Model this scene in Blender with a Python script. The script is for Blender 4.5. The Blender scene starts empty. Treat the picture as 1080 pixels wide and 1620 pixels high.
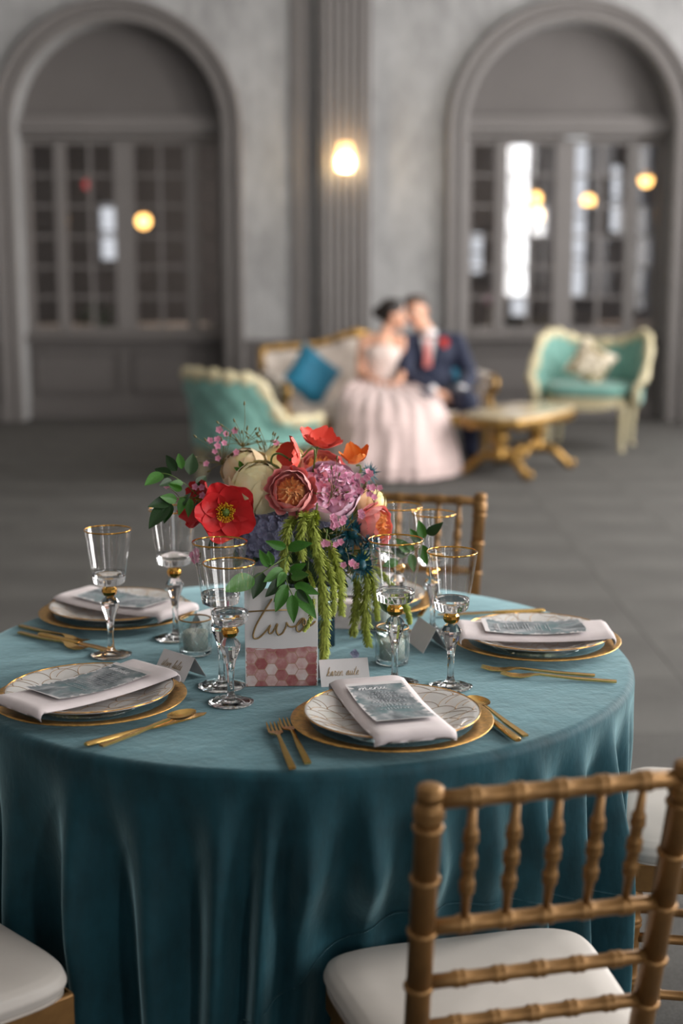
import bpy, bmesh, math, random
from mathutils import Vector, Matrix, Quaternion, noise
random.seed(7)
scene = bpy.context.scene
COL = scene.collection
PI = math.pi; TAU = 2*PI
rnd = random.uniform

# ---------------------------------------------------------------- camera
cam_d = bpy.data.cameras.new('camera')
cam = bpy.data.objects.new('camera', cam_d); COL.objects.link(cam)
cam.location = (0, 0, 1.505)
cam.rotation_euler = (PI/2 - math.atan(405/2250), 0, 0)
cam_d.sensor_fit = 'VERTICAL'; cam_d.sensor_height = 36; cam_d.sensor_width = 24
cam_d.lens = 50; cam_d.clip_start = .05; cam_d.clip_end = 100
cam_d.dof.use_dof = True; cam_d.dof.focus_distance = 2.44; cam_d.dof.aperture_fstop = 1.9
scene.camera = cam

# ---------------------------------------------------------------- world, light, exposure
w = bpy.data.worlds.new('world'); scene.world = w; w.use_nodes = True
w.node_tree.nodes['Background'].inputs[0].default_value = (.75, .86, 1, 1)
w.node_tree.nodes['Background'].inputs[1].default_value = 1.0
vs = scene.view_settings
vs.view_transform = 'Standard'; vs.look = 'None'; vs.gamma = 1; vs.use_curve_mapping = False
vs.exposure = 0.62
cy = scene.cycles
cy.use_denoising = True
cy.max_bounces = 14; cy.diffuse_bounces = 4; cy.glossy_bounces = 6
cy.transmission_bounces = 12; cy.transparent_max_bounces = 24
cy.caustics_reflective = False; cy.caustics_refractive = False
cy.sample_clamp_indirect = 6

ROOM_R, ROOM_L, ROOM_F, ROOM_H, WALL_Y = 4.5, -6.5, -5.0, 5.2, 13.1
# daylight entering through the tall windows of the right wall and the wall behind the camera
RIGHT_WINDOWS = [-2.2, 1.2, 4.6, 8.0, 11.2]      # centres along y
FRONT_WINDOWS = [0.5, 3.95]                # centres along x
def day(name, loc, rot, sx, sy, watts, colr=(1, .965, .925)):
    l = bpy.data.lights.new(name, 'AREA'); l.shape = 'RECTANGLE'; l.size = sx; l.size_y = sy
    l.energy = watts; l.color = colr
    o = bpy.data.objects.new(name, l); COL.objects.link(o); o.location = loc; o.rotation_euler = rot
    return o
for yc, wt in zip(RIGHT_WINDOWS, (0.5, 90, 230, 190, 120)):
    day('window_daylight', (ROOM_R + .32, yc, 2.5), (PI/2, 0, PI/2), 1.5, 3.4, wt)
for xc, wt in zip(FRONT_WINDOWS, (9, 84)):
    day('window_daylight', (xc, ROOM_F - .32, 2.5), (PI/2, 0, 0), .70, 3.4, wt)

# ---------------------------------------------------------------- helpers
def srgb(r, g, b):
    f = lambda c: (c/255/12.92) if c/255 <= .04045 else ((c/255 + .055)/1.055)**2.4
    return (f(r), f(g), f(b), 1)

class MB:
    def __init__(s): s.v = []; s.f = []; s.mi = []; s.cur = 0
    def add(s, vs, fs, M=None):
        o = len(s.v)
        s.v += [tuple(M @ Vector(p)) if M is not None else tuple(p) for p in vs]
        s.f += [tuple(i + o for i in f) for f in fs]; s.mi += [s.cur]*len(fs)
        return s
    def box(s, c, d, M=None, top=1.0):
        x, y, z = (d[0]/2, d[1]/2, d[2]/2)
        vs = [(c[0]+a*x*(top if e > 0 else 1), c[1]+b*y*(top if e > 0 else 1), c[2]+e*z) for e in (-1, 1) for a, b in ((-1, -1), (1, -1), (1, 1), (-1, 1))]
        return s.add(vs, [(3, 2, 1, 0), (4, 5, 6, 7), (0, 1, 5, 4), (1, 2, 6, 5), (2, 3, 7, 6), (3, 0, 4, 7)], M)
    def grid(s, nu, nv, fn, M=None, wrap=False, flip=False):
        vs = [fn(i/(nu if wrap else nu-1), j/(nv-1)) for j in range(nv) for i in range(nu)]
        fs = []
        for j in range(nv-1):
            for i in range(nu if wrap else nu-1):
                a = j*nu+i; b = j*nu+(i+1) % nu
                q = (a, b, b+nu, a+nu); fs.append(q[::-1] if flip else q)
        return s.add(vs, fs, M)
    def lathe(s, prof, n=24, M=None, mod=None, cap=True):
        vs = []; fs = []
        for r, z in prof:
            for i in range(n):
                a = TAU*i/n; rr = r*(mod(a, z) if mod else 1)
                vs.append((rr*math.cos(a), rr*math.sin(a), z))
        for j in range(len(prof)-1):
            for i in range(n):
                k = (i+1) % n
                fs.append((j*n+i, j*n+k, (j+1)*n+k, (j+1)*n+i))
        if cap:
            if prof[0][0] > 1e-6: fs.append(tuple(range(n))[::-1])
            if prof[-1][0] > 1e-6: fs.append(tuple((len(prof)-1)*n+i for i in range(n)))
        return s.add(vs, fs, M)
    def tube(s, pts, rad, n=8, M=None, closed=False, sx=1, sy=1, up=None):
        pts = [Vector(p) for p in pts]; m = len(pts)
        rs = rad if isinstance(rad, (list, tuple)) else [rad]*m
        vs = []; fs = []; nrm = None
        for j, p in enumerate(pts):
            if closed: t = pts[(j+1) % m] - pts[j-1]
            else: t = pts[min(j+1, m-1)] - pts[max(j-1, 0)]
            t = t.normalized() if t.length > 1e-9 else Vector((0, 0, 1))
            if nrm is None:
                ref = Vector(up) if up else (Vector((0, 0, 1)) if abs(t.z) < .9 else Vector((1, 0, 0)))
                nrm = (ref - t*ref.dot(t)).normalized()
            else:
                nrm = nrm - t*nrm.dot(t)
                nrm = nrm.normalized() if nrm.length > 1e-6 else t.orthogonal().normalized()
            bn = t.cross(nrm)
            for i in range(n):
                a = TAU*i/n
                vs.append(p + nrm*(rs[j]*sy*math.cos(a)) + bn*(rs[j]*sx*math.sin(a)))
        for j in range(m if closed else m-1):
            q = (j+1) % m
            for i in range(n):
                k = (i+1) % n
                fs.append((j*n+i, j*n+k, q*n+k, q*n+i))
        if not closed:
            fs.append(tuple(range(n))[::-1]); fs.append(tuple((m-1)*n+i for i in range(n)))
        return s.add(vs, fs, M)
    def ball(s, c, r, nu=16, nv=10, M=None):
        r = (r, r, r) if not isinstance(r, (tuple, list)) else r
        vs = [(c[0], c[1], c[2]-r[2])]; fs = []
        for j in range(1, nv):
            ph = PI*j/nv
            for i in range(nu):
                a = TAU*i/nu
                vs.append((c[0]+r[0]*math.sin(ph)*math.cos(a), c[1]+r[1]*math.sin(ph)*math.sin(a), c[2]-r[2]*math.cos(ph)))
        vs.append((c[0], c[1], c[2]+r[2])); last = len(vs)-1
        for i in range(nu):
            fs.append((0, 1+(i+1) % nu, 1+i)); fs.append((last, last-nu+i, last-nu+(i+1) % nu))
        for j in range(nv-2):
            for i in range(nu):
                a = 1+j*nu+i; b = 1+j*nu+(i+1) % nu
                fs.append((a, b, b+nu, a+nu))
        return s.add(vs, fs, M)
    def cap(s, p, q, r0, r1, n=12, seg=5):
        """tapered capsule"""
        p = Vector(p); q = Vector(q); t = (q-p).normalized(); pts = []; rs = []
        for k in range(seg+1):
            a = PI/2*k/seg; pts.append(p - t*r0*math.cos(a)); rs.append(max(r0*math.sin(a), 1e-4))
        for k in range(seg+1):
            a = PI/2*k/seg; pts.append(q + t*r1*math.sin(a)); rs.append(max(r1*math.cos(a), 1e-4))
        return s.tube(pts, rs, n)
    def mesh(s, name, mat, smooth=True):
        me = bpy.data.meshes.new(name); me.from_pydata(s.v, [], s.f); me.validate(clean_customdata=False)
        for m in (mat if isinstance(mat, (list, tuple)) else [mat]): me.materials.append(m)
        if len(me.polygons) == len(s.mi): me.polygons.foreach_set('material_index', s.mi)
        me.polygons.foreach_set('use_smooth', [smooth]*len(me.polygons)); me.update()
        return me
    def build(s, name, mat, parent=None, smooth=True, sharp=None):
        return link(name, s.mesh(name, mat, smooth), parent, sharp)

def link(name, me, parent=None, sharp=None):
    o = bpy.data.objects.new(name, me); COL.objects.link(o)
    if parent: o.parent = parent
    if sharp: me.set_sharp_from_angle(angle=math.radians(sharp))
    return o
def bevel(o, w=.003, seg=2):
    m = o.modifiers.new('bevel', 'BEVEL'); m.width = w; m.segments = seg; m.limit_method = 'ANGLE'; return o
def tag(o, label=None, cat=None, group=None, kind=None):
    if label: o['label'] = label
    if cat: o['category'] = cat
    if group: o['group'] = group
    if kind: o['kind'] = kind
    return o
def thing(name, label, cat, loc=(0, 0, 0), rz=0, group=None):
    o = bpy.data.objects.new(name, None); COL.objects.link(o); o.empty_display_size = .05
    o.location = loc; o.rotation_euler = (0, 0, rz)
    return tag(o, label, cat, group)
def struct(o): o['kind'] = 'structure'; return o
def copy_tree(o, parent=None):
    c = o.copy(); COL.objects.link(c)
    if parent: c.parent = parent
    for ch in list(o.children): copy_tree(ch, c)
    return c
def catmull(pts, k=6):
    P = [Vector(p) for p in pts]; out = []
    for i in range(len(P)-1):
        a = P[max(i-1, 0)]; b = P[i]; c = P[i+1]; d = P[min(i+2, len(P)-1)]
        for j in range(k):
            t = j/k
            out.append(.5*((2*b)+(c-a)*t+(2*a-5*b+4*c-d)*t*t+(3*b-a-3*c+d)*t**3))
    out.append(P[-1]); return out
def lerp(a, b, t): return a+(b-a)*t
def smooth(a, b, x):
    t = max(0, min(1, (x-a)/(b-a))); return t*t*(3-2*t)
def quat_to(axis): return Vector((0, 0, 1)).rotation_difference(Vector(axis).normalized())

# ---------------------------------------------------------------- materials
class NT:
    def __init__(s, name):
        s.m = bpy.data.materials.new(name); s.m.use_nodes = True; s.n = s.m.node_tree.nodes; s.l = s.m.node_tree.links
        s.b = s.n['Principled BSDF']; s.out = s.n['Material Output']
    def N(s, t, **kw):
        n = s.n.new(t)
        for k, v in kw.items():
            if isinstance(k, str) and hasattr(n, k): setattr(n, k, v)
        return n
    def L(s, a, b): s.l.new(a, b)
    def obj(s): return s.N('ShaderNodeTexCoord').outputs['Object']
    def noise(s, scale, detail=4, rough=.55, vec=None, stretch=None):
        n = s.N('ShaderNodeTexNoise'); n.inputs['Scale'].default_value = scale; n.inputs['Detail'].default_value = detail
        n.inputs['Roughness'].default_value = rough
        v = vec or s.obj()
        if stretch:
            mp = s.N('ShaderNodeMapping'); mp.inputs['Scale'].default_value = stretch; s.L(v, mp.inputs[0]); v = mp.outputs[0]
        s.L(v, n.inputs['Vector']); return n.outputs[0]
    def ramp(s, fac, stops):
        r = s.N('ShaderNodeValToRGB'); e = r.color_ramp.elements
        while len(e) < len(stops): e.new(.5)
        for el, (p, c) in zip(e, stops): el.position = p; el.color = c
        s.L(fac, r.inputs[0]); return r.outputs[0]
    def mix(s, fac, a, b, mode='MIX'):
        m = s.N('ShaderNodeMix'); m.data_type = 'RGBA'; m.blend_type = mode
        for sock, v in ((m.inputs[0], fac), (m.inputs[6], a), (m.inputs[7], b)):
            if isinstance(v, bpy.types.NodeSocket): s.L(v, sock)
            else: sock.default_value = v
        return m.outputs[2]
    def math(s, op, a, b=None, c=None):
        m = s.N('ShaderNodeMath'); m.operation = op
        for k, v in enumerate((a, b, c)):
            if v is None: continue
            if isinstance(v, bpy.types.NodeSocket): s.L(v, m.inputs[k])
            else: m.inputs[k].default_value = v
        return m.outputs[0]
    def bump(s, h, strength=.2, dist=.01):
        b = s.N('ShaderNodeBump'); b.inputs['Strength'].default_value = strength; b.inputs['Distance'].default_value = dist
        s.L(h, b.inputs['Height']); s.L(b.outputs[0], s.b.inputs['Normal'])
    def set(s, **kw):
        for k, v in kw.items():
            i = s.b.inputs[k.replace('_', ' ')]
            if isinstance(v, bpy.types.NodeSocket): s.L(v, i)
            else: i.default_value = v
        return s

def basic(name, c, rough=.5, metal=0, var=.12, scale=30, bump=0, bscale=None, sub=0, sheen=0, stretch=None, spec=.5):
    t = NT(name); c = srgb(*c)
    lo = tuple(x*(1-var) for x in c[:3])+(1,); hi = tuple(min(1, x*(1+var)) for x in c[:3])+(1,)
    n = t.noise(scale, stretch=stretch)
    t.set(Base_Color=t.ramp(n, [(.3, lo), (.7, hi)]), Roughness=rough, Metallic=metal, Specular_IOR_Level=spec)
    if bump: t.bump(t.noise(bscale or scale*3), bump, .004)
    if sub: t.set(Subsurface_Weight=sub, Subsurface_Scale=.01, Subsurface_Radius=(1, .5, .3))
    if sheen: t.set(Sheen_Weight=sheen, Sheen_Roughness=.4)
    return t.m

def fresnel_glass(name, tint=(1, 1, 1, 1), base=.06, edge=.75, ior=1.5):
    """thin clear glass: a transparent sheet with mirror reflections growing at grazing angles"""
    t = NT(name); lw = t.N('ShaderNodeLayerWeight'); lw.inputs[0].default_value = .35
    f = t.math('MULTIPLY_ADD', t.math('POWER', lw.outputs['Facing'], 2.6), edge, base)
    tr = t.N('ShaderNodeBsdfTransparent'); tr.inputs[0].default_value = tint
    gl = t.N('ShaderNodeBsdfGlossy'); gl.inputs['Roughness'].default_value = .03; gl.inputs[0].default_value = (1, 1, 1, 1)
    mx = t.N('ShaderNodeMixShader'); t.L(f, mx.inputs[0]); t.L(tr.outputs[0], mx.inputs[1]); t.L(gl.outputs[0], mx.inputs[2])
    t.L(mx.outputs[0], t.out.inputs[0]); t.n.remove(t.b); return t.m

def solid_glass(name, c=(1, 1, 1, 1), rough=0):
    t = NT(name); t.set(Base_Color=c, Transmission_Weight=1, Roughness=rough, IOR=1.5); return t.m

def emit(name, c, s):
    t = NT(name); e = t.N('ShaderNodeEmission'); e.inputs[0].default_value = c; e.inputs[1].default_value = s
    t.L(e.outputs[0], t.out.inputs[0]); t.n.remove(t.b); return t.m

M = {}
def velvet(name, c, sheen, tint, nscale, bmp):
    t = NT(name); c = srgb(*c)
    n1 = t.noise(nscale, 5, .6); n2 = t.noise(nscale*4, 3, .6, stretch=(1, 1, .35))
    mixn = t.math('MULTIPLY_ADD', n2, .4, t.math('MULTIPLY', n1, .6))
    t.set(Base_Color=t.ramp(mixn, [(.36, tuple(x*.72 for x in c[:3])+(1,)), (.62, tuple(min(1, x*1.3) for x in c[:3])+(1,))]),
          Roughness=.62, Sheen_Weight=sheen, Sheen_Roughness=.38, Sheen_Tint=tint, Specular_IOR_Level=.25)
    t.bump(mixn, bmp, .006); return t.m
M['velvet'] = velvet('teal_velvet', (22, 64, 74), 1.0, (.58, .88, .94, 1), 9, .55)
M['plaster'] = None
def plaster():
    t = NT('grey_plaster'); n = t.noise(2.2, 8, .62, stretch=(1, 1, .5)); n2 = t.noise(14, 6, .7, stretch=(1, 1, .4))
    f = t.math('MULTIPLY_ADD', n2, .45, t.math('MULTIPLY', n, .55))
    t.set(Base_Color=t.ramp(f, [(.35, srgb(142, 141, 141)), (.65, srgb(184, 183, 183))]), Roughness=.8)
    t.bump(n2, .1, .01); return t.m
M['plaster'] = plaster()
M['paint'] = basic('grey_woodwork_paint', (122, 117, 115), .55, var=.05, scale=3, bump=.02)
M['paint_dark'] = basic('grey_panel_paint', (106, 101, 99), .6, var=.05, scale=3)
def floor_mat():
    t = NT('grey_floor_tile'); n = t.noise(1.4, 6, .6); n2 = t.noise(160, 2)
    t.set(Base_Color=t.mix(.3, t.ramp(n, [(.3, srgb(70, 68, 66)), (.7, srgb(98, 96, 93))]), t.ramp(n2, [(.35, srgb(70, 68, 66)), (.65, srgb(112, 110, 107))])),
          Roughness=.85, Specular_IOR_Level=.2)
    t.bump(n2, .12, .004); return t.m
M['floor'] = floor_mat()
M['white_paint'] = basic('off_white_ceiling_paint', (200, 198, 194), .8, var=.03, scale=2)
M['gold'] = basic('brushed_gold_metal', (214, 174, 104), .26, 1, var=.1, scale=60)
M['gold_shiny'] = basic('polished_gold', (226, 170, 84), .12, 1, var=.12, scale=90)
M['gold_rim'] = basic('gilded_charger_rim', (206, 160, 90), .34, 1, var=.3, scale=120, bump=.25, bscale=240)
M['chair_gold'] = basic('gold_painted_wood', (146, 108, 64), .42, .55, var=.14, scale=40, bump=.04)
M['cushion'] = basic('ivory_vinyl_cushion', (206, 198, 190), .5, var=.04, scale=8, sheen=.1)
M['bowl_glass'] = fresnel_glass('clear_thin_glass')
M['glass'] = solid_glass('clear_solid_glass')
M['ribbed'] = fresnel_glass('ribbed_charger_glass', (.86, .93, .94, 1), .14, .6)
M['cut_glass'] = fresnel_glass('smoky_cut_glass', (.88, .92, .92, 1), .08, .6)
M['pane'] = fresnel_glass('window_pane_glass', (.80, .80, .82, 1), .05, .8)
M['porcelain'] = basic('white_porcelain', (226, 222, 218), .12, var=.05, scale=25)
M['gold_line'] = basic('gold_print', (176, 138, 92), .35, .8, var=.15, scale=200)
M['linen'] = basic('pale_blush_linen', (226, 214, 214), .85, var=.03, scale=60, bump=.12, bscale=900, sheen=.2)
M['paper'] = basic('white_card_paper', (226, 220, 219), .7, var=.02, scale=40)
M['wax'] = basic('white_candle_wax', (232, 226, 214), .5, var=.03, scale=20, sub=.3)
M['mirror'] = basic('smoky_mirror_glass', (150, 165, 175), .06, 1, var=.1, scale=12)
M['leaf'] = basic('deep_green_leaf', (58, 114, 28), .42, var=.3, scale=35, bump=.1, bscale=120, sub=.08)
M['leaf_dark'] = basic('dark_green_leaf', (34, 66, 26), .45, var=.3, scale=35, sub=.05)
M['stem'] = basic('green_stem', (92, 116, 50), .5, var=.2, scale=60)
M['stem_brown'] = basic('olive_brown_stem', (104, 98, 56), .6, var=.2, scale=60)
def petal_mat(name, c_in, c_out, r0, r1, rough=.55, var=.12, sub=.15):
    """colour runs from the petal base (inner) to its edge, by distance from the flower's own centre"""
    t = NT(name); ln = t.N('ShaderNodeVectorMath'); ln.operation = 'LENGTH'; t.L(t.obj(), ln.inputs[0])
    mr = t.N('ShaderNodeMapRange'); mr.inputs[1].default_value = r0; mr.inputs[2].default_value = r1; t.L(ln.outputs['Value'], mr.inputs[0])
    g = t.mix(mr.outputs[0], srgb(*c_in), srgb(*c_out))
    n = t.noise(70, 4, stretch=(1, 1, .3))
    t.set(Base_Color=t.mix(var*2, g, t.ramp(n, [(.3, (.0, .0, .0, 1)), (.7, (1, 1, 1, 1))]), 'SOFT_LIGHT'), Roughness=rough, Subsurface_Weight=sub,
          Subsurface_Scale=.006, Subsurface_Radius=(1, .6, .5), Sheen_Weight=.15)
    t.bump(t.noise(140, 3, stretch=(1, 1, .25)), .18, .002); return t.m
M['poppy_red'] = petal_mat('red_poppy_petal', (170, 16, 12), (226, 28, 34), .005, .05)
M['poppy_coral'] = petal_mat('coral_poppy_petal', (255, 170, 40), (240, 74, 52), .003, .014)
M['poppy_orange'] = petal_mat('orange_poppy_petal', (255, 190, 30), (250, 128, 14), .002, .016)
M['peony_cream'] = petal_mat('cream_peony_petal', (246, 224, 150), (250, 236, 188), .01, .055)
M['peony_peach'] = petal_mat('pale_peach_peony_petal', (238, 200, 150), (246, 222, 180), .01, .045)
M['peony_pink'] = petal_mat('pink_peony_petal', (251, 176, 210), (254, 218, 234), .01, .055)
M['rose_in'] = petal_mat('apricot_rose_petal', (251, 158, 84), (254, 200, 136), .004, .03)
M['rose_out'] = petal_mat('coral_pink_rose_petal', (251, 176, 152), (248, 158, 156), .01, .04)
M['hydrangea'] = petal_mat('lavender_blue_floret', (126, 128, 160), (160, 162, 192), .0, .02)
M['sprig_pink'] = petal_mat('small_pink_blossom', (236, 136, 176), (248, 190, 210), .001, .009)
M['yellow'] = basic('yellow_stamens', (232, 186, 24), .6, var=.3, scale=300)
M['thistle'] = basic('teal_thistle', (12, 76, 90), .5, var=.4, scale=120)
M['amaranth'] = basic('lime_amaranth', (186, 198, 92), .8, var=.3, scale=200, bump=.5, bscale=600)
M['script'] = basic('gold_script', (166, 138, 94), .4, .5, var=.1, scale=100)
M['white_ink'] = basic('white_ink', (240, 238, 240), .6, var=.01, scale=10)
M['fine_ink'] = basic('pale_grey_fine_print', (196, 196, 200), .6, var=.02, scale=10)
M['mint'] = basic('mint_velvet', (118, 166, 155), .75, var=.12, scale=14, sheen=.5, bump=.1, bscale=60)
M['cream_frame'] = basic('cream_gilt_carved_frame', (204, 192, 156), .45, var=.18, scale=30, bump=.2, bscale=80)
M['gilt'] = basic('antique_gilt', (172, 134, 74), .4, .8, var=.25, scale=30, bump=.25, bscale=70)
M['ivory'] = basic('ivory_upholstery', (216, 202, 190), .75, var=.06, scale=12, sheen=.2)
M['teal_cushion'] = basic('peacock_teal_velvet', (0, 104, 134), .7, var=.2, scale=14, sheen=.4)
M['marble'] = basic('cream_marble_top', (188, 172, 142), .22, var=.15, scale=9)
M['skin'] = basic('warm_skin', (224, 170, 142), .5, var=.04, scale=20, sub=.12)
M['skin_red'] = basic('flushed_lips', (190, 96, 90), .45, var=.05, scale=20)
M['hair_dark'] = basic('dark_brown_hair', (34, 25, 22), .45, var=.4, scale=60, bump=.5, bscale=180, stretch=(1, 1, .2))
M['hair_brown'] = basic('brown_hair', (62, 44, 34), .5, var=.4, scale=60, bump=.5, bscale=180)
M['navy'] = basic('navy_suit_wool', (24, 32, 58), .75, var=.12, scale=60, sheen=.15)
M['shirt'] = basic('white_shirt_cotton', (232, 230, 232), .7, var=.02, scale=40)
M['tie'] = basic('salmon_pink_tie', (232, 134, 128), .6, var=.08, scale=60)
M['tulle'] = basic('blush_tulle', (220, 196, 192), .8, var=.05, scale=7, sheen=.5, bump=.3, bscale=40)
M['lace'] = basic('ivory_lace_bodice', (232, 212, 204), .7, var=.06, scale=70, bump=.3)
M['shoe'] = basic('dark_leather_shoe', (44, 30, 26), .35, var=.15, scale=30)
M['eye'] = basic('white_of_eye', (232, 228, 224), .2, var=.01, scale=10)
M['iris'] = basic('dark_iris', (40, 28, 22), .2, var=.1, scale=10)
M['lamp_warm'] = emit('warm_lamp_glow', (1, .78, .46, 1), 45)
M['lamp_globe'] = emit('amber_globe_glow', (1, .52, .15, 1), 6)
M['lamp_red'] = emit('red_lamp_glow', (1, .12, .12, 1), .5)
M['reflection_pane'] = emit('window_reflection_glow', (.95, .98, 1, 1), .8)  # emission imitating bright windows mirrored in the arch panes
# ================================================================ the room
ARCHES = [(-2.0, 1), (2.055, 2)]       # centre x, number
R_IN, R_OUT, SPRING = .93, 1.12, 2.62
REVEAL_Y = WALL_Y + .30
# floor: large tiles with recessed joints; the nearest tiles in view are separate pieces
fl = MB().box(((ROOM_L+ROOM_R)/2, 7.9, -.05), (ROOM_R-ROOM_L+.8, 26.4, .09)).build('floor', M['floor'], smooth=False); struct(fl)
TS = .61
tile = MB().box((0, 0, 0), (TS-.002, TS-.002, .010), top=.999).mesh('floor_tile', M['floor'], False)
tn = 0
for i in range(-7, 8):
    for j in range(-1, 22):
        x = .31 + i*TS; y = 1.0 + j*TS
        if y > WALL_Y-.25 or abs(x) > .9 + y*.27 or tn >= 295: continue
        o = link('floor_tile', tile, fl); o.location = (x, y, -.0049 + rnd(-.0004, 0)); o.rotation_euler.z = rnd(-.001, .001); tn += 1
def wall_with_openings(name, y0, y1, zt, openings, axis, at, depth, mat):
    """flat wall slab with rectangular openings (centre, width, z0, z1) built from blocks"""
    b = MB(); xs = y0
    def blk(a0, a1, z0, z1):
        if a1-a0 < 1e-4 or z1-z0 < 1e-4: return
        c, d = ((a0+a1)/2, a1-a0); zc, dz = (z0+z1)/2, z1-z0
        b.box((at+depth/2, c, zc) if axis == 'x' else (c, at+depth/2, zc), (abs(depth), d, dz) if axis == 'x' else (d, abs(depth), dz))
    for c, wd, z0, z1 in sorted(openings):
        blk(xs, c-wd/2, 0, zt); blk(c-wd/2, c+wd/2, 0, z0); blk(c-wd/2, c+wd/2, z1, zt); xs = c+wd/2
    blk(xs, y1, 0, zt)
    return struct(b.build(name, mat, smooth=False))
wall_with_openings('wall_right', ROOM_F, WALL_Y+.3, ROOM_H, [(c, 1.5, .8, 4.2) for c in RIGHT_WINDOWS], 'x', ROOM_R, .25, M['plaster'])
wall_with_openings('wall_front', ROOM_L, ROOM_R, ROOM_H, [(c, .75, .8, 4.2) for c in FRONT_WINDOWS], 'y', ROOM_F, -.25, M['plaster'])
struct(MB().box((ROOM_L-.125, 4, ROOM_H/2), (.25, 18.6, ROOM_H)).build('wall_left', M['plaster'], smooth=False))
struct(MB().box(((ROOM_L+ROOM_R)/2, 4, ROOM_H+.1), (ROOM_R-ROOM_L+.5, 18.9, .2)).build('ceiling', M['white_paint'], smooth=False))

# back wall with two arched openings
def arch_pts(cx, r, n=40, z0=0):
    p = [(cx-r, z0), (cx-r, SPRING*.5)]
    p += [(cx+r*math.cos(PI-PI*k/n), SPRING+r*math.sin(PI*k/n)) for k in range(n+1)]
    return p + [(cx+r, SPRING*.5), (cx+r, z0)]
b = MB(); ym = WALL_Y; H = ROOM_H
edges = [ROOM_L] + [e for cx, _ in ARCHES for e in (cx-R_IN, cx+R_IN)] + [ROOM_R]
for k in range(0, len(edges), 2):
    a, c = edges[k], edges[k+1]
    b.box(((a+c)/2, ym+.15, H/2), (c-a, .30, H))
for cx, _ in ARCHES:
    n = 40; P = [(cx+R_IN*math.cos(PI-PI*k/n), SPRING+R_IN*math.sin(PI*k/n)) for k in range(n+1)]
    for y, fl_ in ((ym, False), (ym+.30, True)):
        for k in range(n):
            q = [(P[k][0], y, P[k][1]), (P[k+1][0], y, P[k+1][1]), (P[k+1][0], y, H), (P[k][0], y, H)]
            b.add(q[::-1] if fl_ else q, [(0, 1, 2, 3)])
    for k in range(n):
        b.add([(P[k][0], ym, P[k][1]), (P[k+1][0], ym, P[k+1][1]), (P[k+1][0], ym+.3, P[k+1][1]), (P[k][0], ym+.3, P[k][1])], [(3, 2, 1, 0)])
struct(b.build('wall_back', M['plaster'], smooth=False))

# moulded archivolts round each arch
PROF = [(.0, .0), (.0, -.035), (.035, -.05), (.06, -.05), (.075, -.03), (.11, -.03), (.125, -.075), (.165, -.085), (.185, -.06), (.19, 0)]
for cx, num in ARCHES:
    mb = MB(); path = arch_pts(cx, R_IN, 48)
    nrm = []
    for (x, z) in path:
        if z <= SPRING: nrm.append((-1 if x < cx else 1, 0))
        else:
            d = math.hypot(x-cx, z-SPRING); nrm.append(((x-cx)/d, (z-SPRING)/d))
    n = len(PROF); vs = []; fs = []
    for (x, z), (nx, nz) in zip(path, nrm):
        for r, dy in PROF: vs.append((x+nx*r, WALL_Y+dy, z+nz*r))
    for j in range(len(path)-1):
        for i in range(n-1): fs.append((j*n+i, (j+1)*n+i, (j+1)*n+i+1, j*n+i+1))
    mb.add(vs, fs); struct(mb.build('trim_%d' % num, M['paint'], sharp=25))

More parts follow.
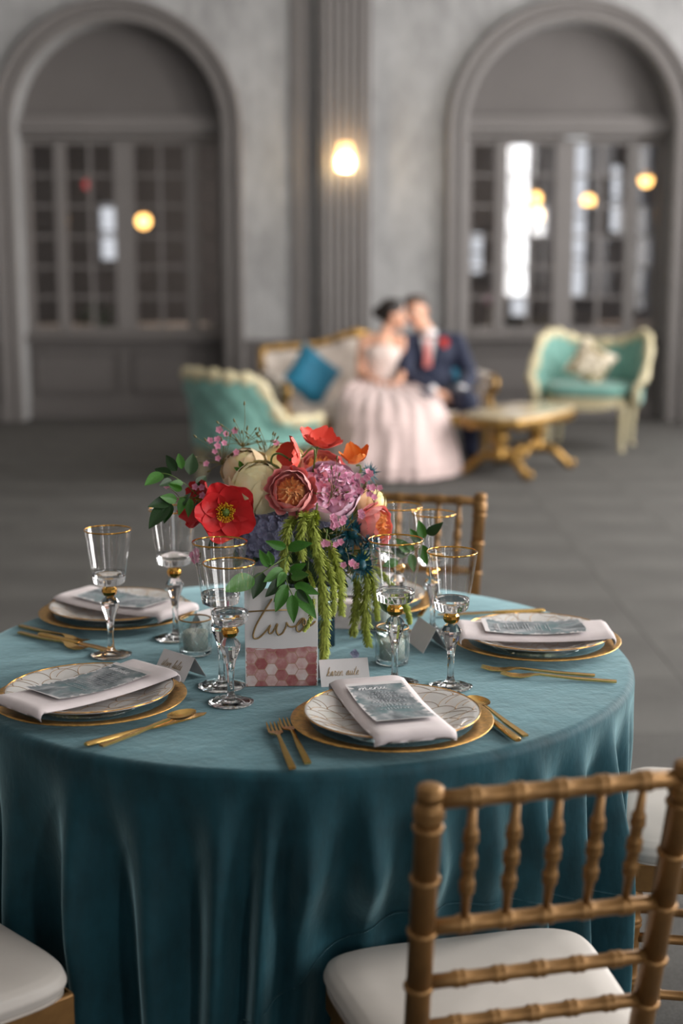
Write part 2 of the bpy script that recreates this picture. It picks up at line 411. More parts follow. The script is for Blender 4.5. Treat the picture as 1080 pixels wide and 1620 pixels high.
# what fills an arch: lunette panel, cornice, glazed doors with side lights, apron panel
def glazed_arch(cx, num):
    w = tag(bpy.data.objects.new('window_%d' % num, None), kind='structure'); COL.objects.link(w); w.location = (cx, REVEAL_Y, 0)
    Z0, Z1 = .80, 2.56
    lun = MB(); n = 32
    pts = [(R_IN*math.cos(PI-PI*k/n), SPRING+R_IN*math.sin(PI*k/n)) for k in range(n+1)]
    vs = [(x, .0, z) for x, z in pts] + [(x, .08, z) for x, z in pts]
    fs = [tuple(range(n+1))] + [tuple(range(2*n+1, n, -1))]
    lun.add(vs, fs); lun.box((0, .04, 2.65), (2*R_IN, .08, .12)); lun.build('lunette_panel', M['paint_dark'], w, smooth=False)
    c = MB(); c.box((0, -.03, 2.60), (2*R_IN, .16, .05)); c.box((0, -.05, 2.655), (2*R_IN, .22, .05)); c.box((0, -.025, 2.72), (2*R_IN, .13, .07)); c.build('cornice', M['paint'], w, smooth=False)
    a = MB(); a.box((0, .05, .37), (2*R_IN, .1, .74)); a.box((0, -.02, .76), (2*R_IN, .18, .06)); a.box((0, -.01, .09), (2*R_IN, .06, .18))
    for sx in (-1, 1):
        a.box((sx*.46, -.015, .62), (.78, .03, .03)); a.box((sx*.46, -.015, .26), (.78, .03, .03))
        a.box((sx*.46-.39, -.015, .44), (.03, .03, .39)); a.box((sx*.46+.39, -.015, .44), (.03, .03, .39))
    a.build('apron_panel', M['paint_dark'], w, smooth=False)
    stile = MB().box((0, .03, 0), (.10, .09, Z1-Z0)).mesh('stile', M['paint'], False)
    for x in (-R_IN+.02, -.585, -.04, .04, .62, R_IN-.02):
        o = link('stile', stile, w); o.location = (x, 0, (Z0+Z1)/2)
    bays = [(-R_IN+.07, -.635, 1), (-.535, -.09, 2), (.09, .57, 2), (.67, R_IN-.07, 1)]
    rows = 6; pane_cache = {}
    for x0, x1, ncol in bays:
        rail = MB().box((0, .03, 0), (x1-x0, .07, .05))
        me = rail.mesh('rail', M['paint'], False)
        for z in (Z0+.025, Z1-.025):
            o = link('rail', me, w); o.location = ((x0+x1)/2, 0, z)
        hm = MB().box((0, .03, 0), (x1-x0, .05, .022)).mesh('muntin', M['paint'], False)
        for r in range(1, rows):
            o = link('muntin', hm, w); o.location = ((x0+x1)/2, 0, lerp(Z0+.05, Z1-.05, r/rows))
        if ncol == 2:
            vm = MB().box((0, .03, 0), (.03, .055, Z1-Z0-.1)).mesh('muntin', M['paint'], False)
            o = link('muntin', vm, w); o.location = ((x0+x1)/2, 0, (Z0+Z1)/2)
        pw = (x1-x0)/ncol; ph = (Z1-Z0-.1)/rows
        pm = MB().box((0, .03, 0), (pw-.012, .004, ph-.012)).mesh('pane', M['pane'], False)
        for r in range(rows):
            for k in range(ncol):
                o = link('pane', pm, w); o.location = (x0+pw*(k+.5), 0, Z0+.05+ph*(r+.5)); o.rotation_euler = (rnd(-.006, .006), 0, rnd(-.006, .006))
for cx, num in ARCHES: glazed_arch(cx, num)

# dado, chair rail and skirting between the arches
def dado(num, x0, x1):
    d = MB(); xc, wd = (x0+x1)/2, x1-x0
    d.box((xc, WALL_Y-.02, .36), (wd, .04, .72)); d.box((xc, WALL_Y-.035, .73), (wd, .07, .05))
    np_ = max(1, round(wd/.8))
    for k in range(np_):
        c = x0+wd*(k+.5)/np_; h = wd/np_/2-.07
        for z in (.24, .62): d.box((c, WALL_Y-.045, z), (2*h, .014, .025))
        for s in (-1, 1): d.box((c+s*h, WALL_Y-.045, .43), (.025, .014, .4))
    struct(d.build('trim_%d' % num, M['paint_dark'], smooth=False))
    struct(MB().box((xc, WALL_Y-.03, .08), (wd, .06, .16)).build('baseboard_back' if num == 4 else 'baseboard_back.%03d' % num, M['paint'], smooth=False))
A0, A1 = ARCHES[0][0], ARCHES[1][0]; RO = R_OUT
dado(3, ROOM_L, A0-RO); dado(4, A0+RO, -.22); dado(5, .28, A1-RO); dado(6, A1+RO, ROOM_R)
# fluted pilaster
p = MB(); PX, PW = .03, .46
p.box((PX, WALL_Y-.07, ROOM_H/2), (PW, .14, ROOM_H)); p.box((PX, WALL_Y-.09, .2), (PW+.06, .18, .4))
for k in range(6):
    x = PX-PW/2+.055+k*(PW-.11)/5
    p.tube([(x, WALL_Y-.14, .4), (x, WALL_Y-.14, ROOM_H)], .024, 12)
struct(p.build('trim_7', M['paint'], sharp=30))
pb = MB().box((-.36, WALL_Y-.02, ROOM_H/2), (.16, .04, ROOM_H)).build('trim_8', M['paint'], smooth=False); struct(pb)  # grey strip added in place of the shading left of the pilaster

# wall sconce on the pilaster
sc = thing('wall_sconce', 'brass wall sconce with glowing glass shade on the fluted pilaster', 'wall lamp', (.033, WALL_Y-.165, 2.31))
q = Matrix.Rotation(PI/2, 4, 'X')
MB().lathe([(.0, 0), (.05, 0), (.06, .008), (.05, .018), (.02, .022), (0, .024)], 20, q).build('back_plate', M['gilt'], sc)
MB().tube(catmull([(0, -.02, 0), (0, -.06, -.05), (0, -.10, -.11), (0, -.12, -.09)]), .009, 8).build('arm', M['gilt'], sc)
MB().lathe([(.012, -.10), (.034, -.095), (.038, -.07), (.02, -.065)], 16, Matrix.Translation((0, -.12, 0))).build('lamp_holder', M['gilt'], sc)
t_ = NT('frosted_shade_glow'); t_.set(Base_Color=(.9, .6, .3, 1), Emission_Color=(1, .55, .2, 1), Emission_Strength=1.6, Roughness=.4, Alpha=.4)
MB().lathe([(.03, -.085), (.06, -.07), (.082, -.02), (.084, .02), (.07, .09), (.055, .17)], 20, Matrix.Translation((0, -.12, 0)), cap=False).build('shade', t_.m, sc)
MB().ball((0, -.12, 0), (.066, .066, .072), 16, 12).build('bulb', M['lamp_warm'], sc)

# ---------------------------------------------------------------- the room seen through the glazed arches
struct(MB().box((0, 18.3, 1.9), (11, .2, 3.8)).build('wall_far', M['paint'], smooth=False))
struct(MB().box((0, 15.9, 3.7), (11, 5.0, .1)).build('ceiling_far', M['paint_dark'], smooth=False))
for x, nm in ((-5.6, 'wall_far_left'), (5.6, 'wall_far_right')):
    struct(MB().box((x, 15.9, 1.9), (.2, 5, 3.8)).build(nm, M['paint_dark'], smooth=False))
def reflected_window(num, x, z0, z1, wd):  # glowing panes added in place of window reflections in the arch glass
    o = tag(bpy.data.objects.new('window_%d' % num, None), kind='structure'); COL.objects.link(o); o.location = (x, 18.2, 0)
    h = z1-z0; zc = (z0+z1)/2; m = MB()
    for s in (-1, 1): m.box((s*(wd/2+.03), -.03, zc), (.06, .1, h+.12)); m.box((0, -.03, zc+s*(h/2+.03)), (wd+.12, .1, .06))
    m.build('frame', M['paint'], o, smooth=False)
    nr = max(2, round(h/.55)); me = MB().box((0, -.01, 0), (wd-.02, .01, h/nr-.03)).mesh('pane', M['reflection_pane'], False)
    bar = MB().box((0, -.02, 0), (wd, .04, .03)).mesh('glazing_bar', M['paint'], False)
    for k in range(nr):
        link('pane', me, o).location = (0, 0, z0+h*(k+.5)/nr)
        if k: link('glazing_bar', bar, o).location = (0, 0, z0+h*k/nr)
reflected_window(3, -2.87, 1.45, 2.15, .30)
reflected_window(4, 2.24, .75, 2.95, .20)
reflected_window(5, 2.92, 1.0, 2.98, .28)
reflected_window(6, 1.70, 1.28, 1.80, .15)
reflected_window(7, 3.42, 1.80, 2.62, .12)
def globe_lamp(x, y, z, r, mat, label, cat='pendant lamp', top=3.65, grp=None):
    t = thing('pendant_lamp', label, cat, (x, y, z), 0, grp)
    MB().ball((0, 0, 0), r, 16, 12).build('globe', mat, t)
    MB().lathe([(r*.5, r*.85), (r*.5, r*1.05), (r*.2, r*1.3), (0, r*1.35)], 12).build('cap', M['gilt'], t)
    MB().tube([(0, 0, r*1.2), (0, 0, top-z)], .006, 6).build('cord', M['hair_dark'], t)
globe_lamp(-2.113, 15.5, 1.87, .075, M['lamp_globe'], 'amber globe pendant lamp seen through the left arched window')
globe_lamp(2.06, 15.5, 2.108, .07, M['lamp_globe'], 'upper of two stacked amber globe lamps, left in the right arched window')
globe_lamp(2.22, 16.5, 1.964, .075, M['lamp_globe'], 'lower of two stacked amber globe lamps, left in the right arched window')
globe_lamp(2.63, 15.5, 2.082, .068, M['lamp_globe'], 'amber globe lamp hanging in the middle of the right arched window')
globe_lamp(3.13, 15.0, 2.273, .068, M['lamp_globe'], 'rightmost amber globe lamp, behind the right side light')
globe_lamp(-2.87, 16.5, 2.30, .055, M['lamp_red'], 'small red lamp glowing high in the left arched window')
# dimly lit tables in the far room
def far_table(x, y, label, r=.45):
    t = thing('cafe_table', label, 'table', (x, y, 0))
    MB().lathe([(0, .72), (r, .72), (r+.01, .74), (r, .75), (0, .75)], 28).build('tabletop', M['ivory'], t)
    MB().lathe([(.22, 0), (.22, .02), (.05, .05), (.04, .4), (.05, .7), (.12, .72)], 16).build('pedestal', M['gilt'], t)
def far_cloth_table(x, y, label, r=.4):
    t = thing('cloth_covered_table', label, 'table', (x, y, 0))
    MB().lathe([(.0, .76), (r-.03, .76), (r, .74), (r+.02, .5), (r+.06, .02)], 60, mod=lambda a, z: 1+(.76-z)*.07*math.sin(a*11)).build('white_cloth', M['shirt'], t)
far_cloth_table(1.62, 15.3, 'white cloth covered table behind the left side light of the right arched window', .16)
far_table(-3.1, 15.8, 'ivory cafe table left of the dark shrub behind the left window'); far_table(-1.95, 16.2, 'ivory cafe table right of the dark shrub behind the left window'); far_table(3.35, 16.6, 'ivory cafe table low behind the right arched window')
fv = thing('flower_vase', 'white vase of pale flowers on the cloth covered table behind right window', 'vase', (1.62, 15.3, .765))
MB().lathe([(.05, 0), (.06, .02), (.05, .16), (.06, .2)], 16).build('vase_body', M['porcelain'], fv)
for k in range(9):
    a = k*2.4; MB().ball((.08*math.cos(a), .08*math.sin(a), .25+.03*(k % 3)), .05, 10, 7).build('bloom', M['peony_pink' if k % 3 else 'peony_cream'], fv)
sh = thing('potted_shrub', 'dark green potted shrub behind the lower panes of the left window', 'plant', (-2.62, 15.2, 0))
MB().lathe([(.12, 0), (.16, .02), (.2, .32), (.17, .33), (.15, .3), (0, .3)], 20).build('pot', M['paint_dark'], sh)
m = MB()
for k in range(260):
    v = Vector((rnd(-1, 1), rnd(-1, 1), rnd(-1, 1)))
    if v.length > 1: continue
    c = Vector((0, 0, .66))+Vector((v.x*.24, v.y*.24, v.z*.36)); d = Vector((rnd(-1, 1), rnd(-1, 1), rnd(-.3, 1))).normalized()*.08; s_ = d.orthogonal().normalized()*.025
    m.add([c, c+d*.5+s_, c+d, c+d*.5-s_], [(0, 1, 2, 3)])
tag(m.build('foliage', M['leaf_dark'], sh), kind='stuff')
MB().tube([(0, 0, .3), (.01, 0, .7)], .02, 6).build('trunk', M['stem_brown'], sh)
day('far_room_fill', (0, 15.6, 3.5), (0, 0, 0), 6, 2, 60, (1, .88, .75))  # added overhead fill, unseen, brightening the far room behind the panes
# ================================================================ the table
TX, TY, TZ, TR = -.085, 2.612, .76, .628
tb = thing('round_table', 'round banquet table hidden under the teal velvet cloth', 'table', (TX, TY, 0))
MB().lathe([(0, .73), (.60, .73), (.61, .735), (.61, .748), (.60, .753), (0, .753)], 64).build('tabletop', M['chair_gold'], tb)
MB().lathe([(.30, 0), (.30, .02), (.06, .05), (.04, .1), (.04, .68), (.12, .72), (.12, .73)], 24).build('pedestal', M['chair_gold'], tb)
# tablecloth: flat top rolling over the rim into hanging folds
FOLDS = [(-2.90, .10, .022), (-2.62, .07, .026), (-2.36, .09, .020), (-2.12, .06, .030), (-1.93, .07, .022), (-1.72, .05, .030), (-1.60, .03, .024), (-1.50, .05, .03), (-1.36, .045, .026), (-1.22, .05, .034),
         (-1.05, .06, .022), (-.90, .045, .034), (-.72, .05, .03), (-.55, .045, .034), (-.38, .04, .022), (-.2, .05, .017), (.0, .05, .016), (.2, .05, .017), (.45, .06, .03), (.7, .06, .03), (1.0, .07, .03), (1.3, .06, .03),
         (1.6, .07, .03), (1.9, .06, .03), (2.2, .07, .03), (2.5, .06, .03), (2.8, .07, .03), (3.1, .06, .02)]
CH_F, CH_B = (-.235, .972), (.246, 1.737)       # heading of the front chair and the middle of its seat back
CH_FRONT = .345; CH_G = (TX-CH_B[0])*CH_F[0]+(TY-CH_B[1])*CH_F[1]
def cloth_r(a, drop):
    """radius of the hanging cloth at angle a, drop metres under the top"""
    s = smooth(.0, .30, drop)**.7
    f = 0
    for c, wd, am in FOLDS:
        d = (a + .10*drop*math.sin(c*7) - c + PI) % TAU - PI
        if abs(d) < wd*3: f += am*math.exp(-(d/wd)**2)
    f += .004*math.sin(a*23+1)*s
    f += .007*noise.noise(Vector((math.cos(a)*3, math.sin(a)*3, drop*3.2)))*smooth(0, .15, drop)
    r = max(TR-.012-.06*smooth(.03, .12, drop), TR + .002 + (f*2.9-.052)*s)
    # the seat of the front chair pushes the cloth inwards
    c, n = math.cos(a), math.sin(a); along = -(c*CH_F[0]+n*CH_F[1])
    if along > .2:
        lim = (CH_G-CH_FRONT)/along; lat = abs((TX+lim*c-CH_B[0])*CH_F[1]-(TY+lim*n-CH_B[1])*CH_F[0])
        k = smooth(.14, .27, drop)*(1-smooth(.19, .30, lat)); r = lerp(r, min(r, lim-.004+.25*(r-TR)), k)
    return r
NA = 720
cl = MB(); rings = [(k/9*(TR-.014), TZ) for k in range(1, 10)]
for k in range(1, 7):
    t = PI/2*k/6; rings.append((TR-.014+.016*math.sin(t), TZ-.016*(1-math.cos(t))))
vs = [(0, 0, TZ)]; fs = []
for r, z in rings:
    for i in range(NA): a = TAU*i/NA; vs.append((r*math.cos(a), r*math.sin(a), z+.0006*noise.noise(Vector((r*math.cos(a)*14, r*math.sin(a)*14, 0)))))
NZ = 46
for k in range(1, NZ+1):
    drop = .016 + (TZ-.016-.012)*k/NZ
    for i in range(NA):
        a = TAU*i/NA; r = cloth_r(a, drop-.014); vs.append((r*math.cos(a), r*math.sin(a), TZ-drop))
for i in range(NA): fs.append((0, 1+i, 1+(i+1) % NA))
nr = len(rings)+NZ
for j in range(nr-1):
    for i in range(NA):
        k = (i+1) % NA; fs.append((1+j*NA+i, 1+(j+1)*NA+i, 1+(j+1)*NA+k, 1+j*NA+k))
cl.add(vs, fs)
cloth = cl.build('tablecloth', M['velvet']); cloth.location = (TX, TY, 0)
tag(cloth, 'teal velvet tablecloth hanging in soft folds from the round table', 'tablecloth')
seam = []
for k in range(101):
    a = lerp(-2.35, -.25, k/100); u = k/100
    drop = lerp(.66, .25, smooth(0, .55, u)) + .10*smooth(.6, 1, u)
    r = cloth_r(a, drop-.02)+.0006; seam.append((r*math.cos(a), r*math.sin(a), TZ-drop))
MB().tube(seam, .0014, 6).build('seam', M['velvet'], cloth)

# ---------------------------------------------------------------- chiavari chairs
def ringed(mb, p, q, r, rings, n=14, bulge=1.22, taper=None):
    """bamboo turned bar from p to q with knuckle rings at the given fractions"""
    p = Vector(p); q = Vector(q); L = (q-p).length; st = [(0, 1), (1, 1)]
    for f in rings:
        for d, k in ((-.012, 1), (-.008, bulge*.93), (-.004, bulge), (-.0005, bulge*.9), (.0005, bulge*.9), (.004, bulge), (.008, bulge*.93), (.012, 1)):
            st.append((f+d/L, k))
    st = sorted([s for s in st if 0 <= s[0] <= 1])
    mb.tube([p.lerp(q, f) for f, _ in st], [r*k*(taper(f) if taper else 1) for f, k in st], n)
def make_chair(label):
    t = thing('chiavari_chair', label, 'chair')
    # origin: floor under the seat centre, facing +y
    SW, SD, SZ = .40, .33, .425
    def seat_shape(u, v):
        """rounded cushion, wider in front"""
        a = TAU*u; ca, sa = math.cos(a), math.sin(a); e = .34
        x = math.copysign(abs(ca)**e, ca); y = math.copysign(abs(sa)**e, sa)
        prof = [(.0, 1.0, .0), (.15, .97, .0), (.3, 1.0, .006), (.5, 1.025, .02), (.7, 1.0, .034), (.85, .93, .042), (1.0, .0, .050)]
        for (t0, s0, z0), (t1, s1, z1) in zip(prof, prof[1:]):
            if v <= t1+1e-9:
                k = (v-t0)/(t1-t0); s, z = lerp(s0, s1, k), lerp(z0, z1, k); break
        wd = lerp(SW*.46, SW*.54, (y+1)/2)
        return (x*s*wd, y*s*SD*.515, SZ+z)
    MB().grid(64, 26, seat_shape, wrap=True).build('seat_cushion', M['cushion'], t)
    fr = MB(); fr.box((0, SD/2-.012, SZ-.03), (SW*.96, .028, .056)); fr.box((0, -SD/2+.012, SZ-.03), (SW*.86, .028, .056))
    for s in (-1, 1):
        x0, x1 = s*(SW*.45-.014), s*(SW*.5-.014)
        fr.add([(x0-.013, -SD/2, SZ-.058), (x0+.013, -SD/2, SZ-.058), (x1+.013, SD/2, SZ-.058), (x1-.013, SD/2, SZ-.058), (x0-.013, -SD/2, SZ-.002), (x0+.013, -SD/2, SZ-.002), (x1+.013, SD/2, SZ-.002), (x1-.013, SD/2, SZ-.002)],
               [(3, 2, 1, 0), (4, 5, 6, 7), (0, 1, 5, 4), (1, 2, 6, 5), (2, 3, 7, 6), (3, 0, 4, 7)])
    fr.box((0, 0, SZ-.008), (SW*.88, SD*.94, .012)); bevel(fr.build('seat_frame', M['chair_gold'], t, smooth=False), .004)
    ZT = .882; lean = .205
    def post(s, z):
        k = (z-SZ)/(ZT-SZ)
        if z >= SZ: return Vector((s*lerp(.157, .167, k), -SD/2-.0-lean*(z-SZ), z))
        return Vector((s*lerp(.157, .165, (SZ-z)/SZ), -SD/2-.06*((SZ-z)/SZ)**1.5, z))
    for s in (-1, 1):
        # rear leg and back post: one turned piece
        mb = MB(); zs = [0, .10, .2, .3, .39, .46, .530, .600, .683, .76, .833, .866, .882]
        pts = [post(s, z) for z in zs]
        for a, c, zz in zip(pts, pts[1:], zs[1:]): ringed(mb, a, c, .0165, [.999] if zz < .86 else ([.5] if zz < .87 else []))
        mb.ball(pts[-1]+Vector((0, 0, -.002)), (.017, .017, .008), 14, 8)
        mb.build('back_post', M['chair_gold'], t)
        fl_ = MB(); ringed(fl_, (s*.178, SD/2-.02, 0), (s*.176, SD/2-.02, SZ-.05), .0165, [.25, .5, .62, .8, .93], taper=lambda f: lerp(.8, 1, f)); fl_.build('front_leg', M['chair_gold'], t)
    def rail(z, r, name, nr):
        mb = MB(); ringed(mb, post(-1, z), post(1, z), r, [(k+1)/(nr+1) for k in range(nr)], 12, 1.25); mb.build(name, M['chair_gold'], t)
    rail(.865, .0115, 'top_rail', 5); rail(.683, .0105, 'back_rail', 5); rail(.600, .0095, 'back_rail', 5); rail(.530, .0095, 'back_rail', 5)
    for k in range(5):
        f = (k+1)/6; a = post(-1, .683).lerp(post(1, .683), f); c = post(-1, .865).lerp(post(1, .865), f)
        mb = MB(); ringed(mb, a, c, .0078, [.30, .5, .70], 12, 1.4, taper=lambda q: lerp(.52, 1, smooth(0, .38, .5-abs(q-.5)))); mb.build('spindle', M['chair_gold'], t)
    for z in (.16, .27):
        for s in (-1, 1):
            mb = MB(); ringed(mb, post(s, z), (s*.177, SD/2-.02, z), .009, [.14, .5, .86], 10, 1.35); mb.build('side_stretcher', M['chair_gold'], t)
        mb = MB(); ringed(mb, (-.177, SD/2-.02, z-.03), (.177, SD/2-.02, z-.03), .009, [.12, .5, .88], 10, 1.35); mb.build('front_stretcher', M['chair_gold'], t)
        mb = MB(); ringed(mb, post(-1, z-.02), post(1, z-.02), .009, [.12, .5, .88], 10, 1.35); mb.build('back_stretcher', M['chair_gold'], t)
    return t
ch = make_chair('gold chiavari chair in the foreground, its spindle back toward us')
GC = 'gold chairs round the table'
ch['group'] = GC; ch.location = (.207, 1.897, 0); ch.rotation_euler.z = math.radians(13.6)
for lab, x, y, rz in (('gold chair right of the table, ivory seat seen past the hanging cloth', .712, 2.585, 78),
                      ('gold chair at the lower left corner, only its ivory seat corner in view', -.655, 1.985, -45),
                      ('gold chair behind the flowers on the far side of the table', .138, 3.515, 164.3)):
    c = copy_tree(ch); c['label'] = lab; c.location = (x, y, 0); c.rotation_euler.z = math.radians(rz)

# ================================================================ place settings
TOP = TZ + .0015
# 1 charger
def make_charger(label, loc, rz):
    t = thing('charger_plate', label, 'plate', loc, rz, 'gold rimmed glass chargers')
    rib = lambda a, z: 1
    g = MB(); n = 144
    prof = [(.012, .004), (.085, .004), (.105, .0075), (.118, .0105), (.132, .0125)]
    vs = []; fs = []
    for j, (r, z) in enumerate(prof):
        for i in range(n): a = TAU*i/n; vs.append((r*math.cos(a), r*math.sin(a), z+(.0016 if (i % 2 == 0 and r > .08) else 0)))
    for j in range(len(prof)-1):
        for i in range(n): k = (i+1) % n; fs.append((j*n+i, j*n+k, (j+1)*n+k, (j+1)*n+i))
    g.add(vs, fs); g.lathe([(0, .0), (.085, .0), (.09, .003), (.084, .004), (0, .004)], 72); g.build('ribbed_glass_centre', M['ribbed'], t)
    MB().lathe([(.1315, .0115), (.140, .0135), (.152, .0148), (.1615, .0158), (.1628, .0150), (.162, .0138), (.152, .0122), (.140, .0105), (.1315, .0098), (.1315, .0115)], 96, cap=False).build('gold_rim', M['gold_rim'], t)
    return t
# 2 dinner plate with printed gold scallops
def plate_z(r): return .0032 + .017*smooth(.075, .143, r)**1.0
def make_plate(label, loc, rz):
    t = thing('dinner_plate', label, 'plate', loc, rz, 'gold patterned dinner plates')
    R = .141; top = [(r, plate_z(r)) for r in (0, .04, .075, .085, .095, .105, .115, .125, .135, R)]
    bot = [(R+.0008, plate_z(R)-.0012), (.135, plate_z(.135)-.004), (.115, plate_z(.115)-.004), (.09, -.0004), (.08, -.0006), (.0, -.0005)]
    MB().lathe((bot[::-1]+top[::-1])[0:], 96, cap=False).build('plate_body', M['porcelain'], t)
    MB().tube([(R*math.cos(TAU*k/96), R*math.sin(TAU*k/96), plate_z(R)) for k in range(96)], .0011, 6, closed=True).build('gilt_edge', M['gold_shiny'], t)
    m = MB(); s = .052; rows = range(-5, 6)
    for j in rows:
        for i in range(-5, 6):
            cx, cy_ = (i+(.5 if j % 2 else 0))*s, j*s*.5
            for kk, rr in enumerate((s*.5, s*.98)):
                if kk and (i+j) % 3: continue
                run = []
                for k in range(25):
                    a = PI*k/24*(1 if kk == 0 else .6)+(0 if kk == 0 else .6); x, y = cx+rr*math.cos(a), cy_+rr*math.sin(a)
                    if math.hypot(x, y) < R-.003: run.append((x, y, plate_z(math.hypot(x, y))+.0002))
                    else:
                        if len(run) > 1: m.tube(run, .00055, 4, sy=.5)
                        run = []
                if len(run) > 1: m.tube(run, .00055, 4, sy=.5)
    m.build('scallop_print', M['gold_line'], t)
    return t
# 3 folded napkin draped across the plate
def make_napkin(label, loc, rz, W=.130, L=.288):
    t = thing('folded_napkin', label, 'napkin', loc, rz, 'folded blush napkins')
    zr = .0290; th = .0055; hl = L/2
    def centre(v):
        """v in -1..1 along the length: sags over the well, rolls over the rim at both ends"""
        y = v*hl*1.12
        if abs(y) < .138: return y, zr - .0065*(1-(abs(y)/.138)**2)
        e = (abs(y)-.138); a = min(e/.009, 1.8)
        return math.copysign(.138+.009*math.sin(min(a, PI/2)) - max(0, a-PI/2)*.01, y), zr-.009*(1-math.cos(a))-.006*max(0, a-1.2)
    m = MB(); nu, nv = 13, 61; vs = []; fs = []
    for side in (1, -1):
        for j in range(nv):
            v = -1+2*j/(nv-1); y, z = centre(v); y2, z2 = centre(min(v+.01, 1)); y1, z1 = centre(max(v-.01, -1))
            d = Vector((y2-y1, z2-z1)).normalized(); ny, nz = -d.y, d.x
            for i in range(nu):
                u = -1+2*i/(nu-1); ed = math.sqrt(max(0, 1-abs(u)**14)); wv = .0010*noise.noise(Vector((u*2, v*5+loc[0]*9, side*.3+loc[1]*5)))
                o = side*th/2*(.25+.75*ed)+wv
                vs.append((u*W/2*(1+.02*noise.noise(Vector((v*3, u, 3+loc[0])))), y+ny*o, z+nz*o - .0015*(1-ed) - .0025*smooth(.6, 1, abs(u))))
    N = nu*nv
    for j in range(nv-1):
        for i in range(nu-1):
            a = j*nu+i; fs.append((a, a+1, a+nu+1, a+nu)); fs.append((N+a+nu, N+a+nu+1, N+a+1, N+a))
    for j in range(nv-1):
        for i, fl_ in ((0, 0), (nu-1, 1)):
            a = j*nu+i; q = (a, a+nu, N+a+nu, N+a); fs.append(q if not fl_ else q[::-1])
    for i in range(nu-1):
        for j, fl_ in ((0, 1), (nv-1, 0)):
            a = j*nu+i; q = (a, a+1, N+a+1, N+a); fs.append(q[::-1] if not fl_ else q)
    m.add(vs, fs); m.build('napkin_cloth', M['linen'], t)
    # the inner fold line showing along the near long edge
    f = MB()
    for sgn in (-1, 1):
        pts = []
        for j in range(41):
            y, z = centre(-.86+1.72*j/40); pts.append((sgn*(W/2-.002), y, z-.0045))
        f.tube(pts, .0026, 8, sy=.55, sx=1.0)
    f.build('folded_edge', M['linen'], t)
    return t
# handwriting -----------------------------------------------------
LET = {
 'e': (.5, [(0, .1), (.2, .3), (.34, .6), (.24, .8), (.1, .5), (.16, .1), (.32, .02), (.5, .15)]),
 'n': (.62, [(0, .1), (.1, .7), (.13, .4), (.12, .0), (.17, .5), (.32, .8), (.41, .6), (.41, .1), (.5, .02), (.62, .15)]),
 'm': (.95, [(0, .1), (.1, .75), (.13, .4), (.12, .0), (.17, .5), (.32, .8), (.4, .5), (.4, .0), (.46, .5), (.62, .8), (.7, .6), (.7, .1), (.8, .02), (.95, .15)]),
 'u': (.64, [(0, .15), (.1, .75), (.1, .25), (.2, .02), (.36, .25), (.42, .75), (.42, .15), (.52, .02), (.64, .15)]),
 't': (.45, [(0, .15), (.16, .7), (.27, 1.45), (.2, .7), (.18, .15), (.28, .02), (.45, .15)]),
 'w': (.86, [(0, .15), (.1, .72), (.1, .2), (.2, .02), (.34, .3), (.39, .72), (.39, .2), (.48, .02), (.62, .3), (.68, .75), (.86, .6)]),
 'o': (.6, [(0, .6), (.28, .76), (.12, .66), (.05, .3), (.18, .02), (.36, .25), (.36, .6), (.25, .76), (.36, .62), (.6, .66)]),
 'k': (.56, [(0, .1), (.2, .9), (.26, 1.5), (.14, 1.3), (.1, .0), (.15, .45), (.36, .78), (.32, .5), (.17, .42), (.36, .05), (.56, .14)]),
 'a': (.62, [(0, .15), (.38, .72), (.2, .76), (.07, .4), (.15, .03), (.34, .25), (.42, .74), (.42, .15), (.5, .02), (.62, .15)]),
 'r': (.5, [(0, .1), (.1, .72), (.16, .88), (.22, .7), (.34, .7), (.3, .2), (.38, .02), (.5, .15)]),
 's': (.48, [(0, .1), (.22, .78), (.2, .84), (.3, .3), (.2, .02), (.06, .1), (.28, .03), (.48, .15)]),
 'v': (.52, [(0, .6), (.1, .74), (.18, .05), (.34, .45), (.38, .75), (.52, .62)]),
 'l': (.38, [(0, .1), (.22, .8), (.3, 1.5), (.18, 1.4), (.12, .5), (.16, .05), (.26, .02), (.38, .15)]),
}
def script_word(mb, word, x, y, h, rad, frame, slant=.3, sy=.5, kern=1.0):
    """joined-up writing: frame maps (x, y) on the paper to a point"""
    path = []; bars = []
    for c in word:
        if c == ' ':
            if path: mb.tube([frame(*p) for p in catmull([Vector((a, b_, 0)) for a, b_ in path], 5)], rad, 6, sy=sy)
            path = []; x += .5*h; continue
        wd, pts = LET[c]
        q = [(x+(px*kern+py*slant)*h, y+py*h) for px, py in pts]
        path += q if not path else q[1:]
        if c == 't': bars.append([(x+(-.12*kern+1.0*slant)*h, y+.98*h), (x+(.55*kern+1.05*slant)*h, y+1.06*h)])
        x += wd*kern*h
    if path: mb.tube([frame(*p) for p in catmull([Vector((a, b_, 0)) for a, b_ in path], 5)], rad, 6, sy=sy)
    for b_ in bars: mb.tube([frame(*b_[0], 0), frame(*b_[1], 0)], rad*.9, 6, sy=sy)
    return x
